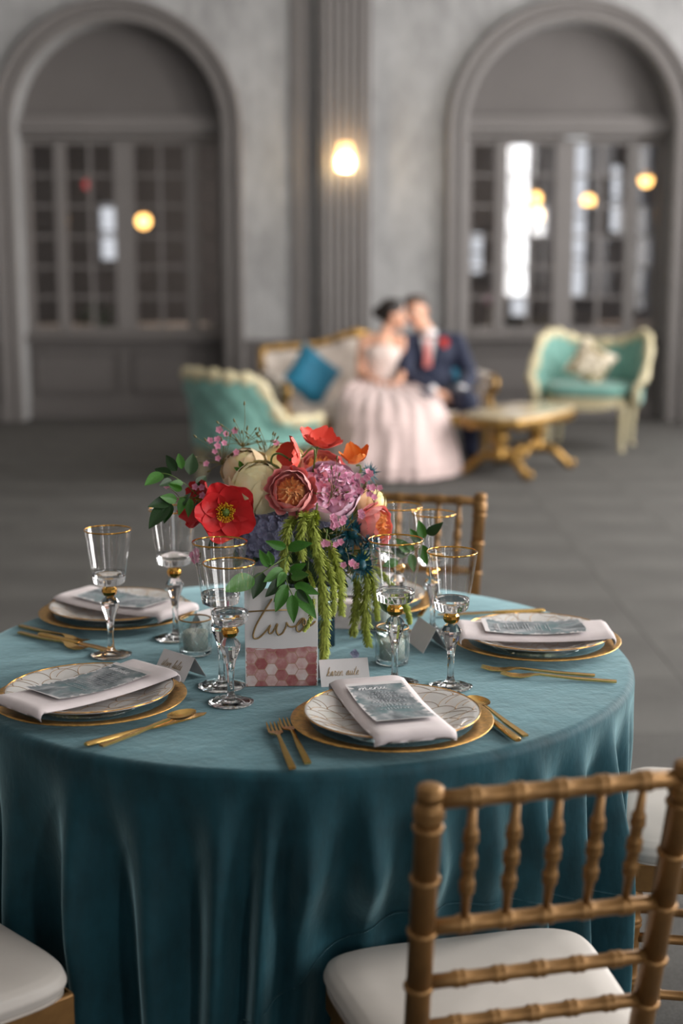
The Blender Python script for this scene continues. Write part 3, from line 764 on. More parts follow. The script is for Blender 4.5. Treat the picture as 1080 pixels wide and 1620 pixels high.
# 4 menu card
def menu_material(seed):
    t = NT('watercolour_menu_print'); ob = t.obj(); sp = t.N('ShaderNodeSeparateXYZ'); t.L(ob, sp.inputs[0])
    n1 = t.noise(26+seed, 6, .65, stretch=(1, .55, 1)); n2 = t.noise(85, 4, .7, stretch=(.16, 1, 1)); n3 = t.noise(14+seed, 3, .5)
    wash = t.ramp(n1, [(.34, srgb(72, 78, 84)), (.45, srgb(116, 124, 128)), (.55, srgb(160, 164, 168)), (.66, srgb(206, 202, 204))])
    wash = t.mix(t.ramp(n3, [(.5, (0, 0, 0, 1)), (.62, (1, 1, 1, 1))]), wash, srgb(104, 128, 132))
    # brush strokes run across the card and leave ragged white margins
    ex = t.math('ADD', t.math('ABSOLUTE', sp.outputs[0]), t.math('MULTIPLY_ADD', n2, .046, -.022))
    ey = t.math('ADD', t.math('ABSOLUTE', t.math('ADD', sp.outputs[1], .002)), t.math('MULTIPLY', n3, .02))
    inside = t.math('MULTIPLY', t.math('LESS_THAN', ex, .047), t.math('LESS_THAN', ey, .101))
    t.set(Base_Color=t.mix(inside, srgb(224, 218, 218), wash), Roughness=.65); return t.m
MENU = menu_material(0)
def make_menu(label, loc, rz):
    t = thing('menu_card', label, 'menu', loc, rz, 'printed menu cards')
    W, L = .098, .196
    MB().grid(8, 16, lambda u, v: ((u-.5)*W, (v-.5)*L, .0022-.0066*(1-(2*v-1)**2))).build('card', MENU, t)
    z = lambda y: .0022-.0066*(1-(2*y/L)**2)+.0006
    fr = lambda x, y, k=0: (x, y, z(y))
    m = MB(); script_word(m, 'menu', -.034, .068, .0115, .0006, fr, kern=1.55); m.build('script_title', M['white_ink'], t)
    f = MB(); rr = random.Random(3)
    for k, y in enumerate([.057, .051, .043, .037, .031, .021, .015, .009, -.001, -.007, -.013, -.023, -.029]):
        hw = (.012 if k in (0, 2, 5, 8, 11) else .028)*rr.uniform(.75, 1.0); x = -hw
        while x < hw:
            wl = rr.uniform(.002, .006); f.box((x+wl/2, y, z(y)), (wl, .0013, .0002)); x += wl+.0012
    tag(f.build('fine_print', M['fine_ink'], t), kind='stuff'); return t

SETTINGS = [  # name, centre x, y, heading of the napkin (degrees from +y), offset of the napkin
 ('front', .081, 2.188, 14, (-.004, .002)), ('left', -.424, 2.308, -42, (.0, -.008)), ('back left', -.468, 2.892, -123, (.014, .0)),
 ('right', .377, 2.672, 90, (-.006, -.008)), ('back', .040, 3.000, 170, (0, 0))]
DESC = {'front': 'nearest to us, beside the foreground chair', 'left': 'at the left edge of the table front', 'back left': 'far left, behind the single goblet',
        'right': 'at the right edge of the table', 'back': 'behind the flowers on the far side'}
first = None
for nm, x, y, hd, off in SETTINGS:
    d = DESC[nm]; rz = math.radians(hd)
    if first is None:
        first = (make_charger('', (x, y, TOP), 0), make_plate('', (x, y, TOP+.0072), 0), make_napkin('', (x, y, TOP+.0072), rz), make_menu('', (x, y, 0), rz)); four = first
    else:
        four = tuple(copy_tree(o) for o in first)
    sp = math.radians(17*SETTINGS.index((nm, x, y, hd, off)))
    for o, lx, ly, lz, r in ((four[0], x, y, TOP, sp), (four[1], x, y, TOP+.0088, sp*2), (four[2], x+off[0], y+off[1], TOP+.0088, rz), (four[3], x+off[0], y+off[1], TOP+.0088+.0290+.0036, rz)):
        o.location = (lx, ly, lz); o.rotation_euler.z = r
    four[0]['label'] = 'gold rimmed glass charger ' + d
    four[1]['label'] = 'white plate with gold scallop print, ' + d
    four[2]['label'] = 'folded blush napkin laid over the plate ' + d
    four[3]['label'] = 'grey watercolour menu card on the napkin ' + d
# ---------------------------------------------------------------- goblets
def make_goblet(label, big):
    t = thing('wine_goblet', label, 'wine glass', group='gold rimmed goblets')
    H, RR = (.258, .0475) if big else (.241, .0435)
    k = H/.241; q = RR/.0435
    flute = lambda a, z: 1+.012*abs(math.cos(a*8))
    z0 = .138*k; z1 = H
    prof = [(.0310*q, z0+.018), (.0313*q, z0+.022)] + [(lerp(.0312, .0435, ((i+1)/10)**.92)*q, lerp(z0+.022, z1, (i+1)/10)) for i in range(10)]
    MB().lathe(prof, 64, mod=flute, cap=False).build('bowl', M['bowl_glass'], t)
    MB().lathe([(0, z0-.004), (.012, z0-.004), (.022, z0-.002), (.0285*q, z0+.003), (.0304*q, z0+.010), (.0308*q, z0+.018), (.0300*q, z0+.021), (.027*q, z0+.016), (.019, z0+.012), (0, z0+.011)], 48, mod=lambda a, z: 1+.015*abs(math.cos(a*8))).build('bowl_base', M['glass'], t)
    MB().tube([(RR*1.0*math.cos(TAU*i/64), RR*1.0*math.sin(TAU*i/64), H) for i in range(64)], .0010, 8, closed=True, sx=.8, sy=1.5).build('gilt_rim', M['gold_shiny'], t)
    bz = .124*k
    MB().lathe([(.0, bz-.0105), (.007, bz-.0105), (.0122, bz-.007), (.0148, bz-.001), (.0142, bz+.004), (.0105, bz+.009), (.006, bz+.0105), (0, bz+.0105)], 10).build('gold_bead', M['gold_shiny'], t, sharp=20)
    kz = .106*k
    st = [(0, kz+.008), (.008, kz+.008), (.0125, kz+.004), (.0178, kz-.004), (.0172, kz-.010), (.0145, kz-.018), (.0112, kz-.027), (.0085, kz-.036), (.0066, kz-.048), (.0058, kz-.06), (.0056, .03), (.0062, .018), (.0085, .0095), (.013, .006)]
    MB().lathe(st[::-1], 12, cap=True).build('faceted_stem', M['glass'], t, sharp=18)
    fr = .039*q
    MB().lathe([(0, .0003), (fr*.97, .0003), (fr, .0012), (fr*.985, .0022), (fr*.7, .0034), (fr*.4, .0052), (.013, .0068), (0, .0075)], 56).build('foot', M['glass'], t)
    return t
big = make_goblet('', True); small = make_goblet('', False); used = set()
for b_, x, y, lab in ((0, -.436, 2.605, 'gold rimmed goblet standing alone at the far left, in front of a plate'),
                      (1, -.328, 2.728, 'gold rimmed goblet under the leafy spray, second from the left'),
                      (1, -.210, 2.405, 'taller goblet left of the table number card, behind a shorter one'),
                      (0, -.187, 2.312, 'shorter goblet in front of another, left of the table number card'),
                      (1, .094, 2.425, 'tall goblet in front of the right votive holder'),
                      (0, .191, 2.404, 'goblet with faceted stem directly behind the right of the front plate'),
                      (0, .183, 2.775, 'goblet behind the front right pair, rim against the far chair'),
                      (1, .112, 2.76, 'goblet just right of the flowers, beside the far chair rail')):
    src = big if b_ else small
    g = src if b_ not in used else copy_tree(src); used.add(b_)
    g['label'] = lab; g.location = (x, y, TOP); g.rotation_euler.z = rnd(0, .4)

# ---------------------------------------------------------------- cutlery
def place(o, tip, end, z=.0035, roll=0):
    """lay a piece of cutlery (built along +y, tip at +y) between two points on the table"""
    d = Vector((tip[0]-end[0], tip[1]-end[1])); c = Vector(((tip[0]+end[0])/2, (tip[1]+end[1])/2))
    o.location = (c.x, c.y, TOP+z); o.rotation_euler = (0, 0, math.atan2(d.y, d.x)-PI/2)
def strip(mb, pts):
    """flat bar: (y, half width, z, half thickness) stations"""
    vs = []; fs = []
    for y, wd, z, th in pts:
        for sx, sz in ((-1, -1), (-.6, -1.15), (.6, -1.15), (1, -1), (1, 1), (.6, 1.15), (-.6, 1.15), (-1, 1)): vs.append((sx*wd, y, z+sz*th))
    n = 8
    for j in range(len(pts)-1):
        for i in range(n): k = (i+1) % n; fs.append((j*n+i, j*n+k, (j+1)*n+k, (j+1)*n+i))
    fs.append(tuple(range(n))[::-1]); fs.append(tuple((len(pts)-1)*n+i for i in range(n)))
    mb.add(vs, [f[::-1] for f in fs])
def make_fork(label, L=.205):
    t = thing('dinner_fork', label, 'fork', group='gold forks')
    h = L/2; a = MB()
    strip(a, [(-h, .0052, .0012, .0014), (-h+.004, .0056, .0012, .0016), (-h+.07, .0046, .002, .0017), (-h+.115, .0030, .0046, .0017), (-h+.135, .0026, .0058, .0016)]); a.build('handle', M['gold'], t, sharp=40)
    c = MB(); strip(c, [(-h+.135, .0026, .0058, .0016), (-h+.145, .0050, .0052, .0012), (-h+.153, .0098, .0036, .0011), (-h+.163, .0115, .0016, .0010), (-h+.170, .0115, .001, .0010)]); c.build('fork_head', M['gold'], t, sharp=40)
    for k in range(4):
        x = (k-1.5)*.0062; m = MB(); strip(m, [(-h+.169, .0020, .001, .0010), (-h+.185, .0018, .0012, .0010), (h-.010, .0014, .0032, .0009), (h, .0005, .0052, .0005)])
        o = m.build('tine', M['gold'], t, sharp=40); o.location.x = x
    return t
def make_spoon(label, L=.20):
    t = thing('dessert_spoon', label, 'spoon', group='gold spoons'); h = L/2
    a = MB(); strip(a, [(-h, .0050, .0012, .0014), (-h+.004, .0054, .0012, .0016), (-h+.07, .0045, .002, .0017), (-h+.12, .0028, .0048, .0017), (-h+.145, .0028, .0056, .0015)]); a.build('handle', M['gold'], t, sharp=40)
    def bowl(off):
        def f(u, v):
            r = v; an = TAU*u; x = .0185*math.sin(an)*r; y = .028*math.cos(an)*r*(1+.08*math.cos(an)); d = .0068*(1-r**2.2)
            return (x, h-.028+y, .0068-d+off)
        return f
    b = MB().grid(36, 10, bowl(.0008), wrap=True); b.grid(36, 10, bowl(-.0006), wrap=True, flip=True); b.build('bowl', M['gold'], t); return t
def make_knife(label, L=.232):
    t = thing('table_knife', label, 'knife', group='gold knives'); h = L/2
    a = MB(); a.tube([(0, y, .004) for y in (-h, -h+.004, -h+.02, -h+.08, -h+.105, -h+.112)], [.0045, .0062, .0066, .0060, .0050, .0042], 14, sx=1.15, sy=.62); a.build('handle', M['gold'], t, sharp=50)
    b = MB(); strip(b, [(-h+.110, .0040, .004, .0012), (-h+.125, .0072, .0038, .0010), (-h+.16, .0088, .0036, .0009), (h-.03, .0092, .0034, .0008), (h-.010, .0070, .0033, .0007), (h, .0012, .0033, .0005)]); b.build('blade', M['gold_shiny'], t, sharp=40); return t
def ext(tip, end, L):
    d = Vector((tip[0]-end[0], tip[1]-end[1])).normalized(); return (end[0]+d.x*L, end[1]+d.y*L)
fk = make_fork('')
FORKS = [((-.119, 2.228), (-.072, 1.990), 'fork nearer the left of two, left of the front plate'), ((-.106, 2.280), (-.050, 2.012), 'fork nearer the front plate, right of the two beside it'),
         ((-.484, 2.671), (-.655, 2.812), 'upper of two forks lying at the far left of the table'), ((-.520, 2.655), (-.645, 2.760), 'lower of two forks lying at the far left of the table'),
         ((.237, 2.511), (.455, 2.462), 'upper of two forks in front of the right plate'), ((.285, 2.468), (.487, 2.425), 'lower of two forks in front of the right plate'),
         ((.211, 3.08), (.163, 2.89), 'fork beside the far plate, half hidden by goblets')]
for k, (a, e, lab) in enumerate(FORKS):
    o = fk if k == 0 else copy_tree(fk); o['label'] = lab; place(o, ext(a, e, .205), e, .001)
kn = make_knife('')
for k, (a, e, lab) in enumerate((((-.224, 2.244), (-.393, 2.088), 'thick handled gold knife by the left plate, a spoon across it'), ((.20, 2.335), (.274, 2.108), 'gold knife right of the front plate, thick handle toward us'),
                                 ((-.454, 2.630), (-.60, 2.74), 'gold knife far left, rounded tip poking past the forks'), ((.263, 2.905), (.43, 2.93), 'gold knife behind the right plate, tip just showing'))):
    o = kn if k == 0 else copy_tree(kn); o['label'] = lab; place(o, ext(a, e, .232), e, .0005)
spn = make_spoon('')
for k, (a, e, lab) in enumerate((((-.236, 2.232), (-.366, 2.068), 'gold spoon lying across the knife by the left plate'), ((.212, 2.345), (.289, 2.135), 'gold spoon right of the front plate, beside the knife'))):
    o = spn if k == 0 else copy_tree(spn); o['label'] = lab; place(o, ext(a, e, .20), e, .0085 if k == 0 else .001)

# ---------------------------------------------------------------- votives
def make_votive(label):
    t = thing('votive_holder', label, 'candle holder', group='cut glass votive holders'); R, H = .031, .068
    m = MB(); m.lathe([(R*.97, .002), (R, .006), (R, H)], 48, cap=False); m.lathe([(R-.003, H), (R-.003, .010)], 48, cap=False); m.build('glass_wall', M['cut_glass'], t)
    MB().lathe([(0, 0), (R*.95, 0), (R*.985, .004), (R*.96, .009), (0, .008)], 40, mod=lambda a, z: 1+.01*math.cos(a*20)).build('glass_base', M['glass'], t)
    c = MB()   # diagonal cut lattice standing proud of the wall
    for s in (-1, 1):
        for k in range(14):
            c.tube([((R+.0002)*math.cos(TAU*k/14+s*q/8*1.1), (R+.0002)*math.sin(TAU*k/14+s*q/8*1.1), lerp(.008, .052, q/8)) for q in range(9)], .00075, 4)
    c.build('cut_lattice', M['cut_glass'], t)
    MB().tube([((R-.0015)*math.cos(TAU*i/48), (R-.0015)*math.sin(TAU*i/48), H) for i in range(48)], .0016, 8, closed=True).build('gilt_rim', M['gold_line'], t)
    MB().lathe([(0, .0095), (.0235, .0095), (.0235, .042), (.022, .044), (.014, .0435), (.006, .042), (0, .0415)], 28).build('candle', M['wax'], t)
    MB().tube([(0, 0, .041), (.0004, 0, .046), (.0016, 0, .050)], .0007, 5).build('wick', M['hair_dark'], t); return t
vt = make_votive('cut glass votive with white candle behind the left place card'); vt.location = (-.277, 2.615, TOP)
v2 = copy_tree(vt); v2['label'] = 'cut glass votive with white candle behind the tall front goblet'; v2.location = (.094, 2.552, TOP)
v3 = copy_tree(vt); v3['label'] = 'cut glass votive farthest back, behind the hanging green tassels'; v3.location = (.075, 2.80, TOP)

# ---------------------------------------------------------------- cards
def hexagon_print():
    t = NT('pink_hexagon_watercolour_card'); ob = t.obj(); sp = t.N('ShaderNodeSeparateXYZ'); t.L(ob, sp.inputs[0]); x, z = sp.outputs[0], sp.outputs[2]
    S = .0205
    def cell(ox, oz):
        # nearest centre of a rectangular sub-lattice of the hexagon grid
        fx = t.math('SUBTRACT', t.math('DIVIDE', t.math('ADD', x, ox), S*1.7321), 0); fz = t.math('DIVIDE', t.math('ADD', z, oz), S)
        rx, rz = t.math('ROUND', fx), t.math('ROUND', fz)
        dx = t.math('MULTIPLY', t.math('SUBTRACT', fx, rx), S*1.7321); dz = t.math('MULTIPLY', t.math('SUBTRACT', fz, rz), S)
        ax, az = t.math('ABSOLUTE', dx), t.math('ABSOLUTE', dz)
        return t.math('MAXIMUM', az, t.math('ADD', t.math('MULTIPLY', ax, .8660), t.math('MULTIPLY', az, .5))), t.math('MULTIPLY_ADD', rx, 3.17, t.math('MULTIPLY', rz, 7.31))
    d1, i1 = cell(0, 0); d2, i2 = cell(S*.866, S*.5)
    d = t.math('MINIMUM', d1, d2); first = t.math('LESS_THAN', d1, d2)
    idv = t.math('ADD', t.math('MULTIPLY', first, i1), t.math('MULTIPLY', t.math('SUBTRACT', 1, first), t.math('ADD', i2, 1.7)))
    wn = t.N('ShaderNodeTexWhiteNoise'); wn.noise_dimensions = '1D'; t.L(idv, wn.inputs['W'])
    n = t.noise(45, 5, .6); n2 = t.noise(60, 3, .6, stretch=(.25, 1, 3.2))
    f = t.math('MULTIPLY_ADD', n, .7, t.math('MULTIPLY', wn.outputs[0], .42))
    c = t.ramp(f, [(.34, srgb(158, 84, 84)), (.5, srgb(182, 122, 120)), (.66, srgb(210, 172, 168)), (.85, srgb(224, 206, 202))])
    c = t.mix(t.math('GREATER_THAN', d, S*.5-.0006), c, srgb(176, 136, 112))
    top = t.math('LESS_THAN', t.math('ADD', z, t.math('MULTIPLY_ADD', n2, .022, -.011)), .068)
    side = t.math('LESS_THAN', t.math('ADD', t.math('ABSOLUTE', x), t.math('MULTIPLY', n2, .010)), .0665)
    t.set(Base_Color=t.mix(t.math('MULTIPLY', top, side), srgb(222, 217, 216), c), Roughness=.7); return t.m
tc = thing('table_number_card', 'upright white table card with gold word two over pink hexagons', 'table card', (-.105, 2.405, TOP), math.radians(2))
CWd, CHt = .127, .176
bevel(MB().box((0, 0, CHt/2), (CWd, .0022, CHt)).build('card', hexagon_print(), tc, smooth=False), .0004, 1)
m = MB(); fr = lambda x, y, k=0: (x, -.0026, y-.010)
H_ = .040
m.tube([fr(*p[:2]) for p in catmull([(-.015, .168, 0), (-.028, .148, 0), (-.042, .124, 0), (-.0485, .106, 0), (-.047, .0975, 0), (-.038, .099, 0), (-.026, .111, 0), (-.0185, .121, 0), (-.0215, .112, 0), (-.020, .106, 0), (-.0145, .109, 0), (-.0065, .1235, 0), (-.0085, .112, 0), (-.0050, .1035, 0), (.0025, .107, 0), (.0085, .119, 0), (.0095, .125, 0), (.014, .1185, 0), (.022, .118, 0), (.032, .1235, 0), (.039, .132, 0), (.0345, .131, 0), (.0275, .121, 0), (.027, .1115, 0), (.032, .109, 0), (.0385, .116, 0), (.0425, .127, 0), (.0395, .132, 0), (.0375, .122, 0), (.044, .117, 0), (.053, .121, 0), (.060, .1275, 0)], 6)], .0015, 8, sx=1, sy=1)
m.tube([fr(-.057, .1455), fr(-.02, .1475), fr(.010, .148)], .0014, 8); m.build('gold_lettering', M['script'], tc)
b = MB(); b.box((0, .016, .004), (.1, .03, .008)); bevel(b.build('stand', M['paper'], tc, smooth=False), .001)
def make_place_card(label, loc, rz, word, hgt=.042, wd=.088, spread=.026):
    t = thing('place_card', label, 'place card', loc, rz, 'folded white place cards')
    th = .0006; m = MB()
    for s in (-1, 1):
        m.add([(-wd/2, 0, hgt), (wd/2, 0, hgt), (wd/2, s*spread, 0), (-wd/2, s*spread, 0), (-wd/2, s*th*.0, hgt-th*1.6), (wd/2, 0, hgt-th*1.6), (wd/2, s*(spread-th), 0), (-wd/2, s*(spread-th), 0)],
              [(0, 1, 2, 3), (7, 6, 5, 4), (3, 2, 6, 7), (0, 3, 7, 4), (1, 5, 6, 2)] if s > 0 else [(3, 2, 1, 0), (4, 5, 6, 7), (7, 6, 2, 3), (4, 7, 3, 0), (2, 6, 5, 1)])
    m.build('folded_card', M['paper'], t, smooth=False)
    if word:
        dy, dz = -spread, -hgt; ln = math.hypot(dy, dz); n = Vector((0, -hgt, spread)).normalized()
        def fr(x, y, k=0):
            q = 1-(y/ln+.5); return (x, q*dy+n.y*.0007, hgt+q*dz+n.z*.0007)
        w = MB(); script_word(w, word, -.033, -.006, .0105, .00042, fr, kern=1.0); w.build('gold_lettering', M['script'], t)
    return t
make_place_card('white tent place card lettered in gold behind the front plate', (.003, 2.432, TOP), math.radians(11), 'karen aute')
make_place_card('tilted white tent place card lettered in gold by the left plate', (-.292, 2.475, TOP), math.radians(-45), 'steve lules', .040)
make_place_card('white tent place card seen edge on, left of the right plate', (.166, 2.668, TOP), math.radians(-74), '', .046, .10)
make_place_card('white tent place card behind the vase and hanging tassels', (.012, 2.82, TOP), math.radians(172), '', .045)
make_place_card('white tent place card behind the goblets left of the flowers', (-.262, 2.80, TOP), math.radians(-130), '', .042)
# ================================================================ the flowers
VX, VY = -.070, 2.690
va = thing('mirrored_vase', 'smoky mirrored glass vase holding the flowers, behind the table card', 'vase', (VX, VY, TOP), .3)
sq = lambda a, z: 1/max(abs(math.cos(a)), abs(math.sin(a)))**.86
MB().lathe([(0, 0), (.046, 0), (.048, .003), (.048, .128), (.0465, .130), (.044, .128), (.044, .01), (0, .008)], 64, mod=sq).build('vase_body', M['mirror'], va, sharp=40)
MOUTH = Vector((VX, VY, TOP+.125))
def bloom_root(name, label, cat, loc, axis, grp=None, spin=0):
    t = thing(name, label, cat, loc, 0, grp); t.rotation_mode = 'QUATERNION'
    t.rotation_quaternion = quat_to(axis) @ Quaternion((0, 0, 1), spin); return t
def add_stem(t, r=.0022, mat='stem', base=None):
    """stem from the flower's back down into the vase, in the flower's own space"""
    mw = Matrix.Translation(t.location) @ t.rotation_quaternion.to_matrix().to_4x4(); inv = mw.inverted()
    end = base or MOUTH+Vector((rnd(-.028, .028), rnd(-.028, .028), rnd(-.05, -.02)))
    a = Vector((0, 0, -.004)); b = Vector((0, 0, -.03)); c = inv @ (end+Vector((0, 0, .03))); d = inv @ end
    MB().tube(catmull([a, b, c, d], 5), r, 6).build('stem', M[mat], t)
def petal_grid(W, L, cup=.3, roll=0, ruff=.0, nu=9, nv=9, ph=0, narrow=.35, notch=0):
    """one petal growing along +y from the origin, cupped upward (+z)"""
    def f(u, v):
        x = (u-.5)*2; wd = W*.5*(narrow+(1-narrow)*math.sin(PI*min(1, .12+v*.80))**.7)
        ll = v*(1-.22*abs(x)**2.5*v - notch*math.exp(-(x*4)**2)*v**6)
        y = L*ll; z = cup*L*ll*ll + abs(x)**2*W*.18
        z += ruff*L*v*v*(math.sin(x*7+ph)+.6*math.sin(x*13+ph*2.3)) - roll*L*max(0, v-.7)**2*4
        return (x*wd, y, z)
    return MB().grid(nu, nv, f)
def shell_petal(R, az, p0, p1, ruff=0, open_=0, ph=0, nu=10, nv=8, squash=1):
    """petal lying on a sphere: polar angle p0 (base) to p1 (tip), azimuth width az"""
    def f(u, v):
        x = (u-.5)*2; wdt = az*(.55+.45*math.sin(PI*min(1, .2+v*.62))); a = x*wdt/2
        p = lerp(p0, p1, v*(1-.13*x*x)); r = R*(1+open_*v*v+.03*x*x+ruff*v*v*math.sin(x*8+ph))
        return (r*math.sin(p)*math.sin(a), -r*math.sin(p)*math.cos(a), -r*math.cos(p)*squash)
    return MB().grid(nu, nv, f)
def solid(o, th=.0006):
    m = o.modifiers.new('thickness', 'SOLIDIFY'); m.thickness = th; m.offset = 0; return o
def put(me, parent, name='petal', rz=0, tilt=0, off=(0, 0, 0), s=1.0):
    o = link(name, me, parent); o.rotation_euler = (tilt, 0, rz); o.location = off; o.scale = (s, s, s); return o

def poppy(label, loc, axis, R, mat, n=5, cup=.35, spin=0, centre=True, base=None, cat='flower', angles=None, thick=True, name='poppy'):
    t = bloom_root(name, label, cat, loc, axis, None, spin)
    for k in range(n):
        me = petal_grid(R*1.25, R*1.02, cup+rnd(-.08, .08), .05, .045, 13, 11, k*1.7, .30).mesh('petal', mat)
        a = angles[k] if angles else TAU*k/n
        put(me, t, rz=a+rnd(-.1, .1), tilt=rnd(-.08, .12), off=(0, 0, .0012*(k % 2)))
    if centre:
        MB().lathe([(.002, 0), (.006, .003), (.0075, .009), (.006, .013), (.0075, .0145), (0, .016)], 12).build('seed_head', M['stem'], t)
        m = MB()
        for k in range(90):
            a = k*2.39996; r = .006+.012*math.sqrt(rnd(0, 1)); d = Vector((math.cos(a)*r, math.sin(a)*r, .014+rnd(-.004, .004)))
            m.tube([Vector((math.cos(a)*.004, math.sin(a)*.004, .002)), d*.9, d], [.0003, .0004, .0011], 4); m.ball(d, .0012, 5, 4)
        tag(m.build('stamens', M['yellow'], t), kind='stuff')
    add_stem(t, .0018, base=base); return t
CAMD = Vector((.02, -1, .28))
poppy('large open red poppy with yellow stamens at the left front of the bouquet', (-.210, 2.512, 1.053), (.22, -1, .12), .057, M['poppy_red'], 5, .30, .55)
poppy('second red poppy half hidden behind the large open one', (-.246, 2.560, 1.056), (-.75, -.55, .25), .048, M['poppy_red'], 5, .55, 1.2)

def peony(label, loc, axis, R, mat, layers, inner, spin=0, name='peony', tint=None, squash=.92):
    t = bloom_root(name, label, 'flower', loc, axis, None, spin)
    for (n, rr, az, p0, p1, rf, op) in layers:
        me = [shell_petal(R*rr, az, p0, p1, rf, op, k*2.1, squash=squash).mesh('petal', mat) for k in range(2)]
        for k in range(n): put(me[k % 2], t, rz=TAU*k/n+rr*9+rnd(-.12, .12), tilt=rnd(-.05, .05), s=1+rnd(-.03, .03))
    inner(t, R); add_stem(t, .0026); return t
def cream_core(t, R): MB().ball((0, 0, 0), (R*.80, R*.80, R*.76), 20, 14).build('inner_petals', M['peony_cream'], t)
GLOBE = [(3, .86, 2.6, 2.9, .22, .012, -.02), (3, .92, 2.6, 2.95, .36, .015, -.02), (4, .97, 2.3, 2.95, .62, .015, -.01), (3, 1.03, 2.0, 2.95, 1.2, .03, .03)]
GLOBE = [(n, r, az, PI-a, PI-b, rf, op) for n, r, az, a, b, rf, op in GLOBE]
peony('large globe shaped cream peony, front and centre of the bouquet', (-.150, 2.566, 1.090), (.08, -.36, .93), .054, M['peony_cream'], GLOBE, cream_core)
peony('pale peach peony behind the large cream one, on its left', (-.182, 2.665, 1.108), (-.2, -.5, .85), .044, M['peony_peach'], GLOBE, cream_core, 1)
peony('cream peony behind the large cream one, under the coral poppy', (-.112, 2.700, 1.112), (.1, -.5, .85), .045, M['peony_cream'], GLOBE, cream_core, 2)
peony('pale yellow rose at the far right edge of the bouquet', (.058, 2.620, 1.050), (.75, -.55, .3), .030, M['peony_cream'], GLOBE, cream_core, 2, 'garden_rose')
def ruffled(mat, n, cup=.9):
    def f(t, R):
        mes = [petal_grid(R*.92, R*.60, cup*.6, .35, .17, 13, 8, k*1.3, .5, .15).mesh('petal', mat) for k in range(4)]
        for k in range(n):
            q = k/n; a = k*2.39996; r = R*.62*math.sqrt(q); pol = q*1.25
            o = put(mes[k % 4], t, rz=0, s=rnd(.8, 1.1)*(1-.25*(1-q)))
            d = Vector((math.sin(pol)*math.cos(a), math.sin(pol)*math.sin(a), math.cos(pol)))
            o.rotation_mode = 'QUATERNION'; yq = d.to_track_quat('Y', 'Z'); o.rotation_quaternion = yq @ Quaternion((0, 1, 0), rnd(0, TAU)) @ Quaternion((1, 0, 0), rnd(-.25, .25))
            o.location = d*R*.36
        MB().ball((0, 0, -.1*R), R*.55, 16, 10).build('inner_petals', mat, t)
    return f
OUTER = [(5, .98, 1.7, .25, 1.9, .03, .06), (5, .93, 1.6, .25, 2.0, .04, .02)]
peony('big ruffled pink peony right of the centre of the bouquet', (-.022, 2.572, 1.080), (.18, -.75, .62), .056, M['peony_pink'], OUTER, ruffled(M['peony_pink'], 60))
def rose_core(t, R):
    mes = [petal_grid(R*.60, R*.52, .5, .1, .07, 9, 7, k*1.3, .5, .25).mesh('petal', M['rose_in']) for k in range(3)]
    for k in range(26):
        q = k/26; a = k*2.39996; r = R*.50*math.sqrt(q)
        o = put(mes[k % 3], t, name='inner_petal'); o.rotation_euler = (PI/2-.15-.35*q, 0, a+rnd(-.2, .2)); o.location = (r*math.cos(a), r*math.sin(a), -.05*R+rnd(-.03, .05)*R)
    MB().ball((0, 0, -.25*R), (R*.7, R*.7, R*.5), 16, 10).build('receptacle', M['rose_in'], t)
CUP = [(6, 1.0, 1.55, .2, 2.12, .03, .06), (5, .90, 1.6, .2, 2.25, .03, 0), (5, 1.12, 1.3, .2, 1.75, .05, .16)]
def rose(label, loc, axis, R, spin=0): return peony(label, loc, axis, R, M['rose_out'], CUP, rose_core, spin, 'garden_rose', squash=.95)
rose('coral garden rose with packed apricot heart at the bouquet front', (-.090, 2.500, 1.092), (.0, -1, .30), .036, .4)
rose('peach garden rose behind the front rose and the pink peony', (-.040, 2.672, 1.105), (.1, -.55, .8), .038, 1.1)
rose('coral garden rose low at the right edge, behind a goblet rim', (.064, 2.565, 1.018), (.85, -.55, .15), .033, 1.7)
# coral and orange poppies on thin stems
poppy('coral poppy facing sideways on a curved stem, at the top of the bouquet', (-.076, 2.555, 1.146), (-.92, -.36, .10), .040, M['poppy_coral'], 4, .62, .2, False, angles=[.1, 1.5, 3.2, 4.6])
poppy('coral poppy highest in the bouquet, leaning right', (-.043, 2.615, 1.158), (.22, -.30, .93), .040, M['poppy_coral'], 4, .62, .9, False, angles=[.35, 1.9, 3.6, 5.0])
poppy('small orange poppy at the upper right of the bouquet', (.026, 2.600, 1.128), (-.15, -.30, .95), .029, M['poppy_orange'], 4, 1.0, .3, False)
hook = thing('nodding_stem', 'hooked bare green poppy stem arching at the top of the bouquet', 'stem', (-.10, 2.545, 1.10))
MB().tube(catmull([(.004, 0, .045), (-.012, 0, .054), (-.024, 0, .050), (-.026, 0, .036), (-.012, 0, .026), (-.002, 0, .012), (.003, .02, -.03), (.03, .12, -.17)], 6), .0018, 8).build('stem', M['stem'], hook)
MB().ball((.008, 0, .043), (.004, .0035, .003), 10, 6).build('bud', M['stem'], hook)

